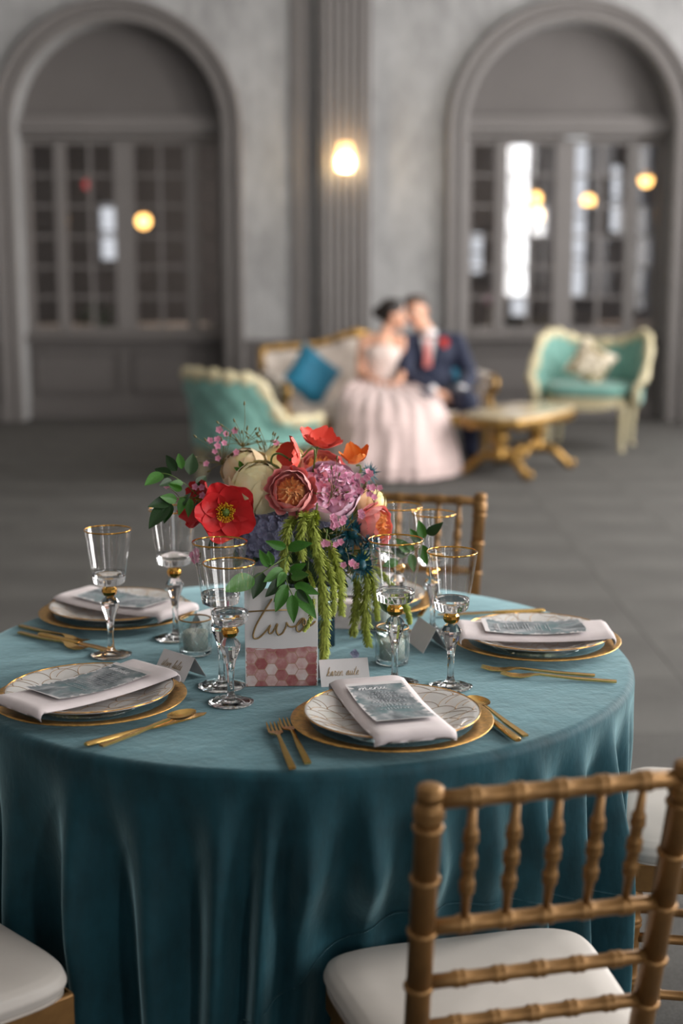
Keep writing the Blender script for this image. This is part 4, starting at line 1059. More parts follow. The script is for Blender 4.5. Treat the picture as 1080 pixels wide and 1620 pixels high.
# hydrangeas
flo = MB()
for k in range(4):
    R_ = Matrix.Rotation(TAU*k/4, 4, 'Z')
    g = petal_grid(.0115, .0105, .15, .2, .03, 5, 5, k, .5); flo.add(g.v, g.f, R_)
flo.ball((0, 0, .001), .0012, 6, 4); FLO = flo.mesh('floret', M['hydrangea'])
def hydrangea(label, loc, axis, R, n):
    t = bloom_root('hydrangea', label, 'flower', loc, axis)
    for k in range(n):
        z = 1-1.35*(k+.5)/n; a = k*2.39996; r = math.sqrt(max(0, 1-z*z)); d = Vector((r*math.cos(a), r*math.sin(a), z))
        o = link('floret', FLO, t); o.rotation_mode = 'QUATERNION'; o.rotation_quaternion = quat_to(d+Vector((rnd(-.3, .3), rnd(-.3, .3), rnd(-.3, .3)))) @ Quaternion((0, 0, 1), rnd(0, 6)); o.location = d*R*rnd(.9, 1.06); s_ = rnd(.85, 1.25); o.scale = (s_, s_, s_)
    MB().ball((0, 0, 0), R*.86, 18, 12).build('flower_head', M['hydrangea'], t); add_stem(t, .003); return t
hydrangea('lavender blue hydrangea under the cream peony, left of the green tassels', (-.142, 2.575, .998), (-.15, -.9, .25), .056, 95)
hydrangea('lavender blue hydrangea deep in the bouquet behind the green tassels', (-.062, 2.620, .990), (.1, -1, .1), .050, 70)
hydrangea('blue hydrangea low at the vase mouth, behind the tassel tips', (-.020, 2.66, .925), (.3, -.95, -.1), .036, 46)
fp = tag(link('fallen_floret', FLO), 'single blue floret fallen on the cloth behind the front place card', 'petal'); fp.location = (.024, 2.585, TOP+.006); fp.rotation_euler = (1.1, .3, .5)

# thistles
def thistle(label, loc, axis, R, n=26):
    t = bloom_root('sea_holly', label, 'flower', loc, axis, 'teal sea holly')
    MB().lathe([(0, -.2*R), (.22*R, -.15*R), (.3*R, .1*R), (.24*R, .4*R), (.1*R, .55*R), (0, .6*R)], 14, mod=lambda a, z: 1+.12*math.sin(a*7+z*900)).build('cone', M['thistle'], t)
    m = MB()
    for k in range(n):
        a = TAU*k/n+rnd(-.1, .1); el = rnd(-.35, .75); L = R*rnd(.8, 1.15); d = Vector((math.cos(a)*math.cos(el), math.sin(a)*math.cos(el), math.sin(el))); s_ = d.cross(Vector((0, 0, 1))).normalized()
        w_ = R*.055; up = d.cross(s_)*w_*.5
        p0, p1, p2 = d*R*.15, d*L*.55, d*L
        m.add([p0-s_*w_*.7, p0+s_*w_*.7, p1-s_*w_, p1+up, p1+s_*w_, p2], [(0, 1, 4, 3), (0, 3, 2), (2, 3, 5), (3, 4, 5)])
        for sg in (-1, 1):
            b_ = p1*.8+s_*sg*w_*.8; m.add([b_, b_+d*w_*1.2, b_+d*R*.16+s_*sg*R*.15], [(0, 1, 2)])
    tag(m.build('spiny_bracts', M['thistle'], t), kind='stuff'); add_stem(t, .0016); return t
thistle('teal sea holly between the pink peony and the small pink blossoms', (.020, 2.545, 1.008), (.2, -1, .1), .039, 40)
thistle('teal sea holly lowest on the right, over the green tassels', (.034, 2.528, .955), (.2, -1, -.15), .036, 38)
thistle('teal sea holly at the upper right behind the orange poppy', (.052, 2.665, 1.100), (.7, -.6, .4), .026)
thistle('teal sea holly peeping between the two coral poppies', (-.044, 2.715, 1.112), (.1, -.6, .8), .020)
thistle('teal sea holly left of the lowest one, in shade', (-.002, 2.545, .975), (-.2, -1, .0), .030, 30)
thistle('teal sea holly against the coral rose on the right', (.052, 2.535, .990), (.6, -.9, .0), .028, 28)

# hanging amaranth tassels
def amaranth(label, pts, r0, seed):
    t = thing('hanging_amaranth', label, 'flower', pts[0], 0, 'hanging green amaranth'); rr = random.Random(seed)
    P = catmull([Vector(p)-Vector(pts[0]) for p in pts], 10); m = MB()
    n = len(P); rad = [r0*(.35+.65*math.sin(PI*min(.96, .18+.8*k/(n-1)))**.6)*(1 if k < n-1 else .3) for k in range(n)]
    m.tube(P, [x*.34 for x in rad], 7); L = sum((P[k+1]-P[k]).length for k in range(n-1))
    for k in range(int(L*5600)):
        f = rr.random(); i = min(int(f*(n-1)), n-2); q = P[i].lerp(P[i+1], f*(n-1)-i); r = rad[i]; tn = (P[i+1]-P[i]).normalized(); a = rr.uniform(0, TAU)
        o1 = tn.orthogonal().normalized(); o2 = tn.cross(o1); d = (o1*math.cos(a)+o2*math.sin(a))
        ln = rr.uniform(.7, 1.9)*r; e = q+d*ln+tn*ln*1.1; s_ = d.cross(tn)*.0009; b_ = q+d*r*.25
        m.add([b_-s_, b_+s_, b_.lerp(e, .6)+s_*1.5+d*.0008, e, b_.lerp(e, .6)-s_*1.5], [(0, 1, 2, 3), (0, 3, 4)])
    tag(m.build('tassel', M['amaranth'], t), kind='stuff')
    a = t.location; MB().tube(catmull([Vector((0, 0, 0)), Vector((.0, .03, .012)), (MOUTH-a)*.6+Vector((0, 0, .03)), MOUTH-a-Vector((0, 0, .02))], 5), .0018, 6).build('stem', M['stem'], t); return t
amaranth('short green amaranth tassel spilling at the bouquet centre', [(-.080, 2.50, 1.045), (-.094, 2.472, 1.030), (-.100, 2.466, .985), (-.103, 2.468, .955)], .009, 1)
amaranth('longest green amaranth tassel, hanging to the table beside the card', [(-.056, 2.50, 1.035), (-.041, 2.472, .985), (-.030, 2.452, .90), (-.030, 2.450, .83), (-.033, 2.450, .787)], .0085, 2)
amaranth('green amaranth tassel right of the longest one, ending at mid height', [(-.028, 2.50, 1.005), (-.010, 2.478, .970), (-.002, 2.474, .925), (.000, 2.476, .875)], .008, 3)
amaranth('green amaranth tassel right of the vase, behind the tall goblet', [(.036, 2.57, .975), (.047, 2.548, .92), (.043, 2.54, .86), (.049, 2.54, .800)], .0095, 4)
amaranth('green amaranth tassel just left of the tall goblet', [(.022, 2.58, .940), (.030, 2.556, .90), (.024, 2.55, .85), (.021, 2.55, .818)], .008, 5)
amaranth('thin green amaranth tassel seen through the tall goblet', [(.060, 2.57, .940), (.095, 2.555, .905), (.117, 2.55, .870), (.126, 2.55, .838)], .0055, 6)
amaranth('green amaranth tassel curling over the front rose', [(-.068, 2.51, 1.050), (-.066, 2.475, 1.045), (-.072, 2.462, 1.010), (-.070, 2.466, .980)], .0085, 7)
amaranth('side branch of green amaranth splitting off beside the vase', [(.040, 2.555, .955), (.058, 2.545, .925), (.062, 2.538, .885), (.066, 2.535, .850)], .0062, 9)
amaranth('side branch of green amaranth between the two long tassels', [(-.050, 2.49, 1.00), (-.022, 2.466, .96), (-.014, 2.46, .915), (-.016, 2.46, .878)], .006, 10)
amaranth('thick knot of green amaranth under the pink peony', [(-.045, 2.515, 1.052), (-.050, 2.478, 1.040), (-.048, 2.466, 1.015), (-.046, 2.468, .99)], .009, 11)
amaranth('bright green amaranth sprig in front of the table card lettering', [(-.060, 2.47, .955), (-.048, 2.42, .930), (-.053, 2.388, .890), (-.064, 2.384, .868)], .0035, 8)

# little pink sprigs
blo = MB()
for k in range(5):
    g = petal_grid(.0062, .0075, .28, .1, .04, 5, 5, k, .35, .18); blo.add(g.v, g.f, Matrix.Rotation(TAU*k/5, 4, 'Z'))
BLO = blo.mesh('blossom', M['sprig_pink'])
BUD = MB().lathe([(0, -.004), (.0016, -.003), (.0019, 0), (.0011, .0035), (0, .005)], 7).mesh('bud', M['stem_brown'])
def sprig(label, loc, blooms, buds, lean=(0, -1, .4), stemmat='stem_brown', root=None):
    t = thing('pink_sprig', label, 'flower', loc, 0, None); base = Vector(root) if root else (MOUTH-Vector(loc))*.55+Vector((0, .03, .02)); hub = Vector((0, .010, -.022)); m = MB()
    m.tube(catmull([base, base*.55+hub*.6, hub], 5), .0009, 5)
    for k, p in enumerate(blooms):
        p = Vector(p); m.tube(catmull([hub, hub.lerp(p, .5)+Vector((0, .004, .003)), p], 4), .0006, 4)
        o = link('blossom', BLO, t); o.location = p; o.rotation_mode = 'QUATERNION'; o.rotation_quaternion = quat_to(Vector(lean)+Vector((rnd(-.5, .5), rnd(-.3, .3), rnd(-.4, .4)))) @ Quaternion((0, 0, 1), rnd(0, 6)); s_ = rnd(.85, 1.1); o.scale = (s_,)*3
    for p in buds:
        p = Vector(p); m.tube(catmull([hub, hub.lerp(p, .55)+Vector((.003, 0, .004)), p], 4), .0005, 4)
        o = link('bud', BUD, t); o.location = p; o.rotation_mode = 'QUATERNION'; o.rotation_quaternion = quat_to(p-hub)
    m.build('stem', M[stemmat], t); return t
def sc_(n, sx, sz, sy=.008): return [(rnd(-sx, sx), rnd(-sy, sy), rnd(-sz, sz)) for _ in range(n)]
sprig('pink blossom sprig in front of the pink peony, over the sea holly', (.006, 2.482, 1.045), sc_(9, .030, .014), sc_(5, .034, .028))
sprig('pink blossom sprig lower, beside the longest green tassel', (-.018, 2.470, 1.012), sc_(5, .020, .014), sc_(4, .02, .02))
sprig('pink blossom sprig lowest on the right over the sea holly', (.012, 2.475, .968), sc_(4, .014, .010), sc_(4, .02, .03))
sprig('pink blossom sprig at the upper right under the orange poppy', (.038, 2.560, 1.098), sc_(9, .018, .020), sc_(4, .02, .03))
sprig('pink blossom sprig on the right edge before the yellow rose', (.060, 2.560, 1.078), sc_(4, .012, .014), sc_(2, .012, .02))
sprig('airy sprig of pink blossoms and seed buds at the upper left', (-.225, 2.650, 1.140), sc_(9, .030, .026), sc_(14, .05, .04))
sprig('airy seed bud sprig rising highest at the upper left', (-.190, 2.690, 1.168), [(-.012, 0, .010), (-.042, 0, .012), (-.03, 0, .004)], [(rnd(-.05, .07), rnd(-.01, .01), rnd(-.02, .035)) for _ in range(18)]+[(.006, 0, .062)])
sprig('airy seed bud sprig behind the cream peonies', (-.145, 2.690, 1.150), [(.02, 0, .004)], [(rnd(-.045, .05), rnd(-.01, .01), rnd(-.02, .03)) for _ in range(16)])
sprig('pink blossom sprig drooping behind the left goblets', (-.272, 2.600, .955), sc_(6, .014, .016), sc_(5, .018, .018), root=(.15, .08, .02))
sprig('pink blossoms scattered among the left leaves', (-.285, 2.545, 1.080), sc_(5, .045, .018), sc_(3, .03, .02))
sprig('thin sprig with green buds arching over the pink peony', (-.020, 2.505, 1.100), [], [(.012, 0, .052), (.002, 0, .034), (.016, 0, .022), (-.002, 0, .012), (.006, 0, .0), (-.026, 0, -.012), (.012, 0, -.006), (.03, 0, -.01)])

# leaf sprays: each leaflet a part
def leaf_mesh(L, W, fold=.25, bend=-.15, mat='leaf'):
    def f(u, v):
        x = (u-.5)*2; wd = W/2*math.sin(PI*v**.8)**.85*(1-.25*v)*1.15+.0002; return (x*wd, L*v, abs(x)*wd*fold+bend*L*v*v+.0006*math.cos(x*9))
    return MB().grid(7, 11, f).mesh('leaf', M[mat])
LEAVES = [leaf_mesh(1, .46, .3, -.10), leaf_mesh(1, .42, .25, -.22), leaf_mesh(1, .50, .35, .05)]
LEAVES_D = [leaf_mesh(1, .46, .3, -.15, 'leaf_dark'), leaf_mesh(1, .52, .3, -.05, 'leaf_dark')]
def leaf_spray(label, origin, stems, facing=(0, -1, .35), cat='leaf spray', dark=.3, root=None):
    """stems: (points of the stalk, [(leaf base, leaf tip)]) in world coordinates"""
    t = thing('leaf_spray', label, cat, origin, 0, None); O = Vector(origin); m = MB()
    for pts, leaves in stems:
        P = [Vector(p)-O for p in pts]; m.tube(catmull(P, 5), .0009, 5)
        for a, b in leaves:
            a = Vector(a)-O; b = Vector(b)-O; d = b-a; o = link('leaf', random.choice(LEAVES_D if rnd(0, 1) < dark else LEAVES), t)
            yv = d.normalized(); zv = Vector(facing)+Vector((rnd(-.5, .5), rnd(-.2, .2), rnd(-.3, .3))); zv = (zv-yv*zv.dot(yv)).normalized(); xv = yv.cross(zv)
            o.rotation_mode = 'QUATERNION'; o.rotation_quaternion = Matrix((xv, yv, zv)).transposed().to_quaternion(); o.location = a; o.scale = (d.length,)*3
    if root is not False: m.tube(catmull([Vector((0, 0, 0)), (MOUTH-O)*.5+Vector((0, 0, .03)), MOUTH-O-Vector((0, 0, .03))], 5), .0013, 5)
    m.build('stem', M['stem'], t); return t
leaf_spray('leafy green spray reaching out to the left of the bouquet', (-0.256, 2.56, 1.068), [([(-0.256, 2.56, 1.068), (-0.28, 2.54, 1.097), (-0.307, 2.53, 1.117), (-0.33, 2.53, 1.121)], [((-0.321, 2.53, 1.12), (-0.351, 2.5, 1.101)), ((-0.305, 2.53, 1.117), (-0.338, 2.54, 1.127)), ((-0.297, 2.54, 1.123), (-0.318, 2.55, 1.151)), ((-0.289, 2.55, 1.125), (-0.297, 2.57, 1.155)), ((-0.275, 2.55, 1.114), (-0.271, 2.58, 1.151)), ((-0.304, 2.52, 1.109), (-0.324, 2.5, 1.103)), ((-0.285, 2.53, 1.102), (-0.303, 2.51, 1.108)), ((-0.262, 2.55, 1.093), (-0.248, 2.58, 1.109)), ((-0.286, 2.52, 1.092), (-0.306, 2.5, 1.103))]), ([(-0.256, 2.56, 1.068), (-0.282, 2.52, 1.079), (-0.302, 2.5, 1.078)], [((-0.299, 2.5, 1.078), (-0.339, 2.47, 1.072)), ((-0.293, 2.5, 1.076), (-0.322, 2.48, 1.086)), ((-0.306, 2.49, 1.072), (-0.34, 2.46, 1.033)), ((-0.303, 2.49, 1.072), (-0.314, 2.47, 1.04)), ((-0.284, 2.52, 1.078), (-0.288, 2.49, 1.055)), ((-0.274, 2.53, 1.075), (-0.273, 2.5, 1.05)), ((-0.264, 2.54, 1.065), (-0.253, 2.52, 1.049)), ((-0.274, 2.53, 1.084), (-0.282, 2.5, 1.066))])], dark=0.45)
leaf_spray('glossy green leaf spray drooping in front of the table card', (-0.094, 2.448, 0.985), [([(-0.094, 2.448, 0.985), (-0.099, 2.408, 0.971), (-0.092, 2.378, 0.95), (-0.084, 2.358, 0.938)], [((-0.084, 2.358, 0.938), (-0.082, 2.338, 0.894)), ((-0.078, 2.368, 0.942), (-0.043, 2.338, 0.905)), ((-0.081, 2.378, 0.95), (-0.04, 2.358, 0.941)), ((-0.092, 2.378, 0.95), (-0.115, 2.358, 0.925)), ((-0.098, 2.388, 0.959), (-0.13, 2.368, 0.932)), ((-0.098, 2.398, 0.968), (-0.108, 2.368, 0.953)), ((-0.089, 2.398, 0.968), (-0.061, 2.388, 0.985)), ((-0.087, 2.388, 0.962), (-0.054, 2.368, 0.969)), ((-0.101, 2.408, 0.971), (-0.132, 2.378, 0.956)), ((-0.095, 2.368, 0.949), (-0.112, 2.348, 0.91)), ((-0.075, 2.358, 0.947), (-0.056, 2.348, 0.924))]), ([(-0.094, 2.448, 0.985), (-0.12, 2.408, 0.977), (-0.152, 2.388, 0.959)], [((-0.15, 2.388, 0.96), (-0.201, 2.348, 0.943)), ((-0.136, 2.398, 0.968), (-0.152, 2.378, 0.925)), ((-0.126, 2.408, 0.974), (-0.143, 2.418, 1.005)), ((-0.12, 2.408, 0.977), (-0.128, 2.428, 1.001))]), ([(-0.094, 2.448, 0.985), (-0.099, 2.438, 1.01)], [((-0.097, 2.438, 1.003), (-0.129, 2.418, 1.016)), ((-0.094, 2.438, 1.001), (-0.055, 2.418, 1.016))])], dark=0.2)
leaf_spray('green leaf spray seen through and beside the right goblets', (0.12, 2.64, 0.945), [([(0.091, 2.66, 0.916), (0.12, 2.64, 0.945), (0.149, 2.62, 0.971), (0.16, 2.62, 0.991)], [((0.16, 2.62, 0.991), (0.188, 2.6, 1.015)), ((0.154, 2.62, 0.983), (0.144, 2.62, 1.019)), ((0.147, 2.62, 0.973), (0.128, 2.62, 1.002)), ((0.15, 2.62, 0.975), (0.13, 2.61, 0.987)), ((0.152, 2.62, 0.971), (0.161, 2.61, 0.933)), ((0.137, 2.63, 0.959), (0.119, 2.62, 0.975)), ((0.129, 2.63, 0.954), (0.101, 2.63, 0.981)), ((0.12, 2.64, 0.945), (0.093, 2.63, 0.961)), ((0.131, 2.63, 0.952), (0.137, 2.62, 0.918)), ((0.108, 2.65, 0.933), (0.078, 2.63, 0.928))])], dark=0.2)
leaf_spray('dark leaves tucked between the blooms in the middle of the bouquet', (-0.082, 2.58, 0.981), [([(-0.082, 2.58, 0.981), (-0.093, 2.55, 0.94)], [((-0.081, 2.56, 0.997), (-0.126, 2.53, 0.98)), ((-0.069, 2.55, 0.987), (-0.023, 2.52, 0.958)), ((-0.081, 2.56, 0.973), (-0.115, 2.52, 0.947)), ((-0.046, 2.56, 0.997), (0.0, 2.53, 1.015)), ((-0.116, 2.57, 1.007), (-0.161, 2.53, 0.956)), ((0.0, 2.56, 0.962), (0.046, 2.54, 0.93)), ((-0.023, 2.56, 0.938), (0.012, 2.54, 0.907)), ((-0.07, 2.56, 0.956), (-0.046, 2.53, 0.915)), ((-0.177, 2.6, 0.977), (-0.199, 2.57, 0.935)), ((-0.224, 2.6, 1.001), (-0.246, 2.58, 0.969)), ((-0.168, 2.66, 1.087), (-0.191, 2.66, 1.129)), ((0.024, 2.62, 1.057), (0.071, 2.62, 1.081))])], dark=0.9)
leaf_spray('tiny upright green leaves on the pale peach peony', (-0.184, 2.64, 1.108), [([(-0.184, 2.64, 1.108), (-0.184, 2.62, 1.119)], [((-0.184, 2.62, 1.117), (-0.19, 2.61, 1.133)), ((-0.182, 2.62, 1.115), (-0.173, 2.61, 1.128)), ((-0.186, 2.62, 1.111), (-0.199, 2.61, 1.119))])], dark=0.2)
leaf_spray('pair of green leaves behind the tall goblet stem', (0.029, 2.57, 0.906), [([(0.029, 2.57, 0.906), (0.07, 2.56, 0.884)], [((0.07, 2.56, 0.884), (0.084, 2.55, 0.856)), ((0.041, 2.57, 0.9), (0.07, 2.55, 0.91))])], dark=0.2)
# ================================================================ lounge furniture
def cabriole(mb, top, foot, out, r=.028):
    """carved curved leg: knee swells out, ankle thins, foot flicks"""
    T, F_ = Vector(top), Vector(foot); o = Vector(out).normalized(); h = T.z-F_.z
    pts = [T, T.lerp(F_, .15)+o*.018, T.lerp(F_, .45)+o*.006, T.lerp(F_, .8)-o*.006, F_+o*.004+Vector((0, 0, .02)), F_+o*.016]
    mb.tube(catmull(pts, 5), [lerp(1.15, .55, min(1, k/20))*r if k < 20 else r*lerp(.55, .8, (k-20)/5) for k in range(26)], 10)
def upholster_shell(inner_fn, thick, nu, nv):
    """back shell: inner_fn(u, v) -> (point, outward direction)"""
    m = MB()
    m.grid(nu, nv, lambda u, v: inner_fn(u, v)[0]); m.grid(nu, nv, lambda u, v: Vector(inner_fn(u, v)[0])+Vector(inner_fn(u, v)[1])*thick, flip=True)
    return m
def barrel_seat(name, label, cat, loc, rz, W, D, seat_z, rim, grp=None, sx=1.0):
    """upholstered barrel-backed seat; the origin is on the floor, the opening faces -y. rim(t): rim height, t 0..1 round the back"""
    t = thing(name, label, cat, loc, rz, grp)
    def plan(s):   # s in 0..1 : from front left, round the back, to front right
        a = PI*(1.0+.06)-(PI*1.12)*s; e = .72; c, n = math.cos(a), math.sin(a)
        return Vector((math.copysign(abs(c)**e, c)*W/2, math.copysign(abs(n)**e, n)*D*.72-D*.18, 0))
    def nrm(s):
        d = plan(min(1, s+.01))-plan(max(0, s-.01)); return Vector((-d.y, d.x, 0)).normalized()
    def shell(u, v):
        p = plan(u); o = nrm(u); z = lerp(seat_z-.12, rim(u), v); flare = .055*smooth(.3, 1, v)
        tuft = .012*math.cos(u*PI*16)*math.cos(v*PI*5)*smooth(0, .3, v)*(1-smooth(.85, 1, v))
        return p+o*(flare+tuft)+Vector((0, 0, z)), o
    upholster_shell(shell, .055, 65, 15).build('upholstered_back', M['mint'], t)
    fr = MB(); N_ = 81; pts = [plan(k/(N_-1))+nrm(k/(N_-1))*.085+Vector((0, 0, rim(k/(N_-1))+.008)) for k in range(N_)]
    pts = [plan(0)+nrm(0)*.03+Vector((0, -.02, seat_z-.14)), plan(0)+nrm(0)*.05+Vector((0, -.035, seat_z+.03))]+pts+[plan(1)+nrm(1)*.05+Vector((0, -.035, seat_z+.03)), plan(1)+nrm(1)*.03+Vector((0, -.02, seat_z-.14))]
    fr.tube(pts, [.034+.007*math.sin(k*1.05) for k in range(len(pts))], 12, sx=1.35)
    fr.build('carved_back_frame', M['cream_frame'], t)
    def seat(u, v):
        a = TAU*u; e = .62; c, n = math.cos(a), math.sin(a); prof = [(.0, .93, -.05), (.25, 1.0, -.02), (.5, 1.0, .02), (.75, .93, .05), (1.0, .0, .065)]
        for (t0, s0, z0), (t1, s1, z1) in zip(prof, prof[1:]):
            if v <= t1+1e-9: k = (v-t0)/(t1-t0); s, z = lerp(s0, s1, k), lerp(z0, z1, k); break
        return (math.copysign(abs(c)**e, c)*W*.485*s, math.copysign(abs(n)**e, n)*D*.5*s-D*.02, seat_z-.03+z)
    MB().grid(56, 17, seat, wrap=True).build('seat', M['mint'], t)
    ap = MB(); ap.grid(56, 7, lambda u, v: (math.copysign(abs(math.cos(TAU*u))**.62, math.cos(TAU*u))*W*.48*(1-.03*math.sin(PI*v)), math.copysign(abs(math.sin(TAU*u))**.62, math.sin(TAU*u))*D*.495-D*.02, lerp(seat_z-.155-.018*math.cos(TAU*u*4), seat_z-.07, v)), wrap=True); ap.build('carved_apron', M['cream_frame'], t)
    for sx_ in (-1, 1):
        for y in (-D*.42, D*.36):
            lg = MB(); cabriole(lg, (sx_*W*.40, y, seat_z-.12), (sx_*W*.41, y*1.04, 0), (sx_*.6, -1 if y < 0 else 1, 0), .034); lg.build('leg', M['cream_frame'], t)
    return t
def rim_settee(t):
    # tall back corners, a dip in the middle, arms sweeping down in front
    return lerp(.55, .82, smooth(0, .16, t)*smooth(0, .16, 1-t)) + .055*math.exp(-((t-.26)/.09)**2) + .055*math.exp(-((t-.74)/.09)**2) - .03*math.exp(-((t-.5)/.10)**2)
se = barrel_seat('settee', 'mint green settee with cream carved frame at the right, near the arched window', 'settee', (1.99, 11.35, 0), math.radians(-20), .72, .60, .49, rim_settee)
barrel_seat('tub_armchair', 'mint green armchair with cream carved frame, its back toward us at the left', 'armchair', (-.62, 9.75, 0), math.radians(136), .60, .66, .36, lambda t: lerp(.40, .69, smooth(.10, .27, t)*smooth(.10, .27, 1-t)) + .03*math.exp(-((t-.5)/.2)**2))
def pillow(name, label, loc, rot, W, mat, spots=None):
    def f(sgn):
        def g(u, v):
            x, y = 2*u-1, 2*v-1; ed = max(0, (1-x**4)*(1-y**4))**.55; pin = 1-.10*(1-abs(x*y))*max(abs(x), abs(y))**2
            return (x*W/2*pin, y*W/2*pin, sgn*.075*ed*(1+.1*noise.noise(Vector((x*2, y*2, loc[0]+sgn)))))
        return g
    o = MB().grid(21, 21, f(1)).grid(21, 21, f(-1), flip=True).build(name, mat); o.location = loc; o.rotation_euler = rot
    return tag(o, label, 'cushion')
def mottled():
    t = NT('cream_patterned_pillow'); n = t.noise(16, 3, .5)
    t.set(Base_Color=t.ramp(n, [(.47, srgb(228, 216, 196)), (.53, srgb(150, 132, 96))]), Roughness=.8); return t.m
pillow('patterned_pillow', 'cream pillow with brown pattern resting on the mint settee', (1.97, 11.30, .665), (math.radians(72), math.radians(30), math.radians(-14)), .32, mottled())

# ivory sofa with gilt frame; origin on the floor, front faces -y
SOFA_RZ = math.radians(21)
sf = thing('sofa', 'ivory sofa with gilt carved frame, the couple seated on it', 'sofa', (.25, 10.86, 0), SOFA_RZ)
SWd, SDp = 1.66, .72
def crest(x): return .80+.09*math.exp(-(x/.42)**2)+.02*math.cos(x*9)*math.exp(-(x/.6)**2)
def sback(u, v):
    x = lerp(-SWd/2+.06, SWd/2-.06, u); z = lerp(.34, crest(x)-.03, v); tuft = .010*math.cos(u*TAU*6)*math.cos(v*TAU*2)
    return Vector((x, SDp/2-.13+.10*v+tuft, z)), Vector((0, 1, 0))
upholster_shell(sback, .07, 61, 13).build('upholstered_back', M['ivory'], sf)
fr = MB(); N_ = 61
pts = [(-SWd/2+.05, SDp/2-.02, .32)]+[(lerp(-SWd/2+.05, SWd/2-.05, k/(N_-1)), SDp/2+.0, crest(lerp(-SWd/2+.05, SWd/2-.05, k/(N_-1)))) for k in range(N_)]+[(SWd/2-.05, SDp/2-.02, .32)]
fr.tube(pts, [.026+.006*math.sin(k*1.3) for k in range(len(pts))], 10); fr.ball((0, SDp/2, .905), (.10, .03, .045), 14, 8); fr.build('gilt_back_frame', M['gilt'], sf)
def sseat(u, v):
    x = lerp(-1, 1, u); y = lerp(-1, 1, v); e = max(0, (1-x**8)*(1-y**8))**.5; return (x*(SWd/2-.09), y*SDp*.47-.02, .33+.09*e)
MB().grid(41, 21, sseat).build('seat', M['ivory'], sf)
rl = MB(); rl.box((0, -SDp/2+.0, .285), (SWd-.1, .05, .09)); rl.box((0, SDp/2-.08, .285), (SWd-.1, .05, .09))
for s in (-1, 1): rl.box((s*(SWd/2-.06), -.02, .285), (.05, SDp-.1, .09))
rl.build('gilt_seat_rail', M['gilt'], sf, smooth=False)
for s in (-1, 1):
    a = MB(); a.tube(catmull([(s*(SWd/2-.05), SDp/2-.1, .60), (s*(SWd/2-.03), .1, .60), (s*(SWd/2-.01), -.18, .58), (s*(SWd/2), -.28, .57)], 6), .052, 12, sx=1.1); a.build('arm_pad', M['ivory'], sf)
    g = MB(); x = s*(SWd/2)
    g.tube(catmull([(x, -.26, .57), (x, -.345, .60), (x, -.40, .56), (x, -.385, .50), (x, -.345, .51), (x, -.35, .545)], 6), .024, 10)
    g.tube(catmull([(x, -.35, .52), (x-s*.01, -.30, .44), (x-s*.02, -.36, .36), (x-s*.05, -.36, .30)], 6), .028, 10)
    g.tube([(x-s*.03, SDp/2-.1, .55), (x-s*.02, -.27, .525)], .02, 8); g.build('gilt_arm_scroll', M['gilt'], sf)
    sp_ = MB(); sp_.add([(x-s*.03, -.28, .33), (x-s*.03, SDp/2-.12, .33), (x-s*.03, SDp/2-.12, .56), (x-s*.03, -.28, .54), (x-s*.055, -.28, .33), (x-s*.055, SDp/2-.12, .33), (x-s*.055, SDp/2-.12, .56), (x-s*.055, -.28, .54)], [(0, 1, 2, 3), (7, 6, 5, 4), (3, 2, 6, 7), (0, 3, 7, 4)]); sp_.build('arm_panel', M['ivory'], sf, smooth=False)
    for y in (-SDp/2+.02, SDp/2-.08):
        lg = MB(); cabriole(lg, (s*(SWd/2-.07), y, .27), (s*(SWd/2-.06), y*1.05, 0), (s*.5, -1 if y < 0 else 1, 0), .036); lg.build('leg', M['gilt'], sf)
cS, sS = math.cos(SOFA_RZ), math.sin(SOFA_RZ)
def on_sofa(x, y, z): return (.25+x*cS-y*sS, 10.86+x*sS+y*cS, z)
pillow('throw_cushion', 'peacock teal cushion set on its corner at the left end of the sofa', on_sofa(-.50, .03, .615), (math.radians(76), math.radians(38), SOFA_RZ), .38, M['teal_cushion'])
pillow('throw_cushion', 'peacock teal cushion behind the man at the right end of the sofa', on_sofa(.63, .10, .61), (math.radians(74), math.radians(8), SOFA_RZ), .36, M['teal_cushion'])

# gilt coffee table: long axis along local x
ct = thing('coffee_table', 'gilt carved coffee table with cream marble top before the couple', 'coffee table', (1.25, 10.0, 0), math.radians(57))
tp = MB(); nn = 64
def tshape(a, k=1.0):
    c, n = math.cos(a), math.sin(a); e = .5; w_ = 1+.02*math.cos(a*8)
    return Vector((math.copysign(abs(c)**e, c)*.52*k*w_, math.copysign(abs(n)**e, n)*.265*k*w_, 0))
tp.grid(nn, 8, lambda u, v: tshape(TAU*u, [0, .8, .96, 1, 1, .97, .8, 0][round(v*7)])+Vector((0, 0, [.415, .415, .415, .42, .435, .440, .441, .441][round(v*7)])), wrap=True); tp.build('marble_top', M['marble'], ct)
ap = MB(); ap.grid(nn, 6, lambda u, v: tshape(TAU*u, [.92, .985, 1.015, 1.025, 1.01, .9][round(v*5)])+Vector((0, 0, [.345+.012*math.cos(u*TAU*12), .352+.01*math.cos(u*TAU*12), .38, .40, .418, .418][round(v*5)])), wrap=True); ap.build('carved_apron', M['gilt'], ct)
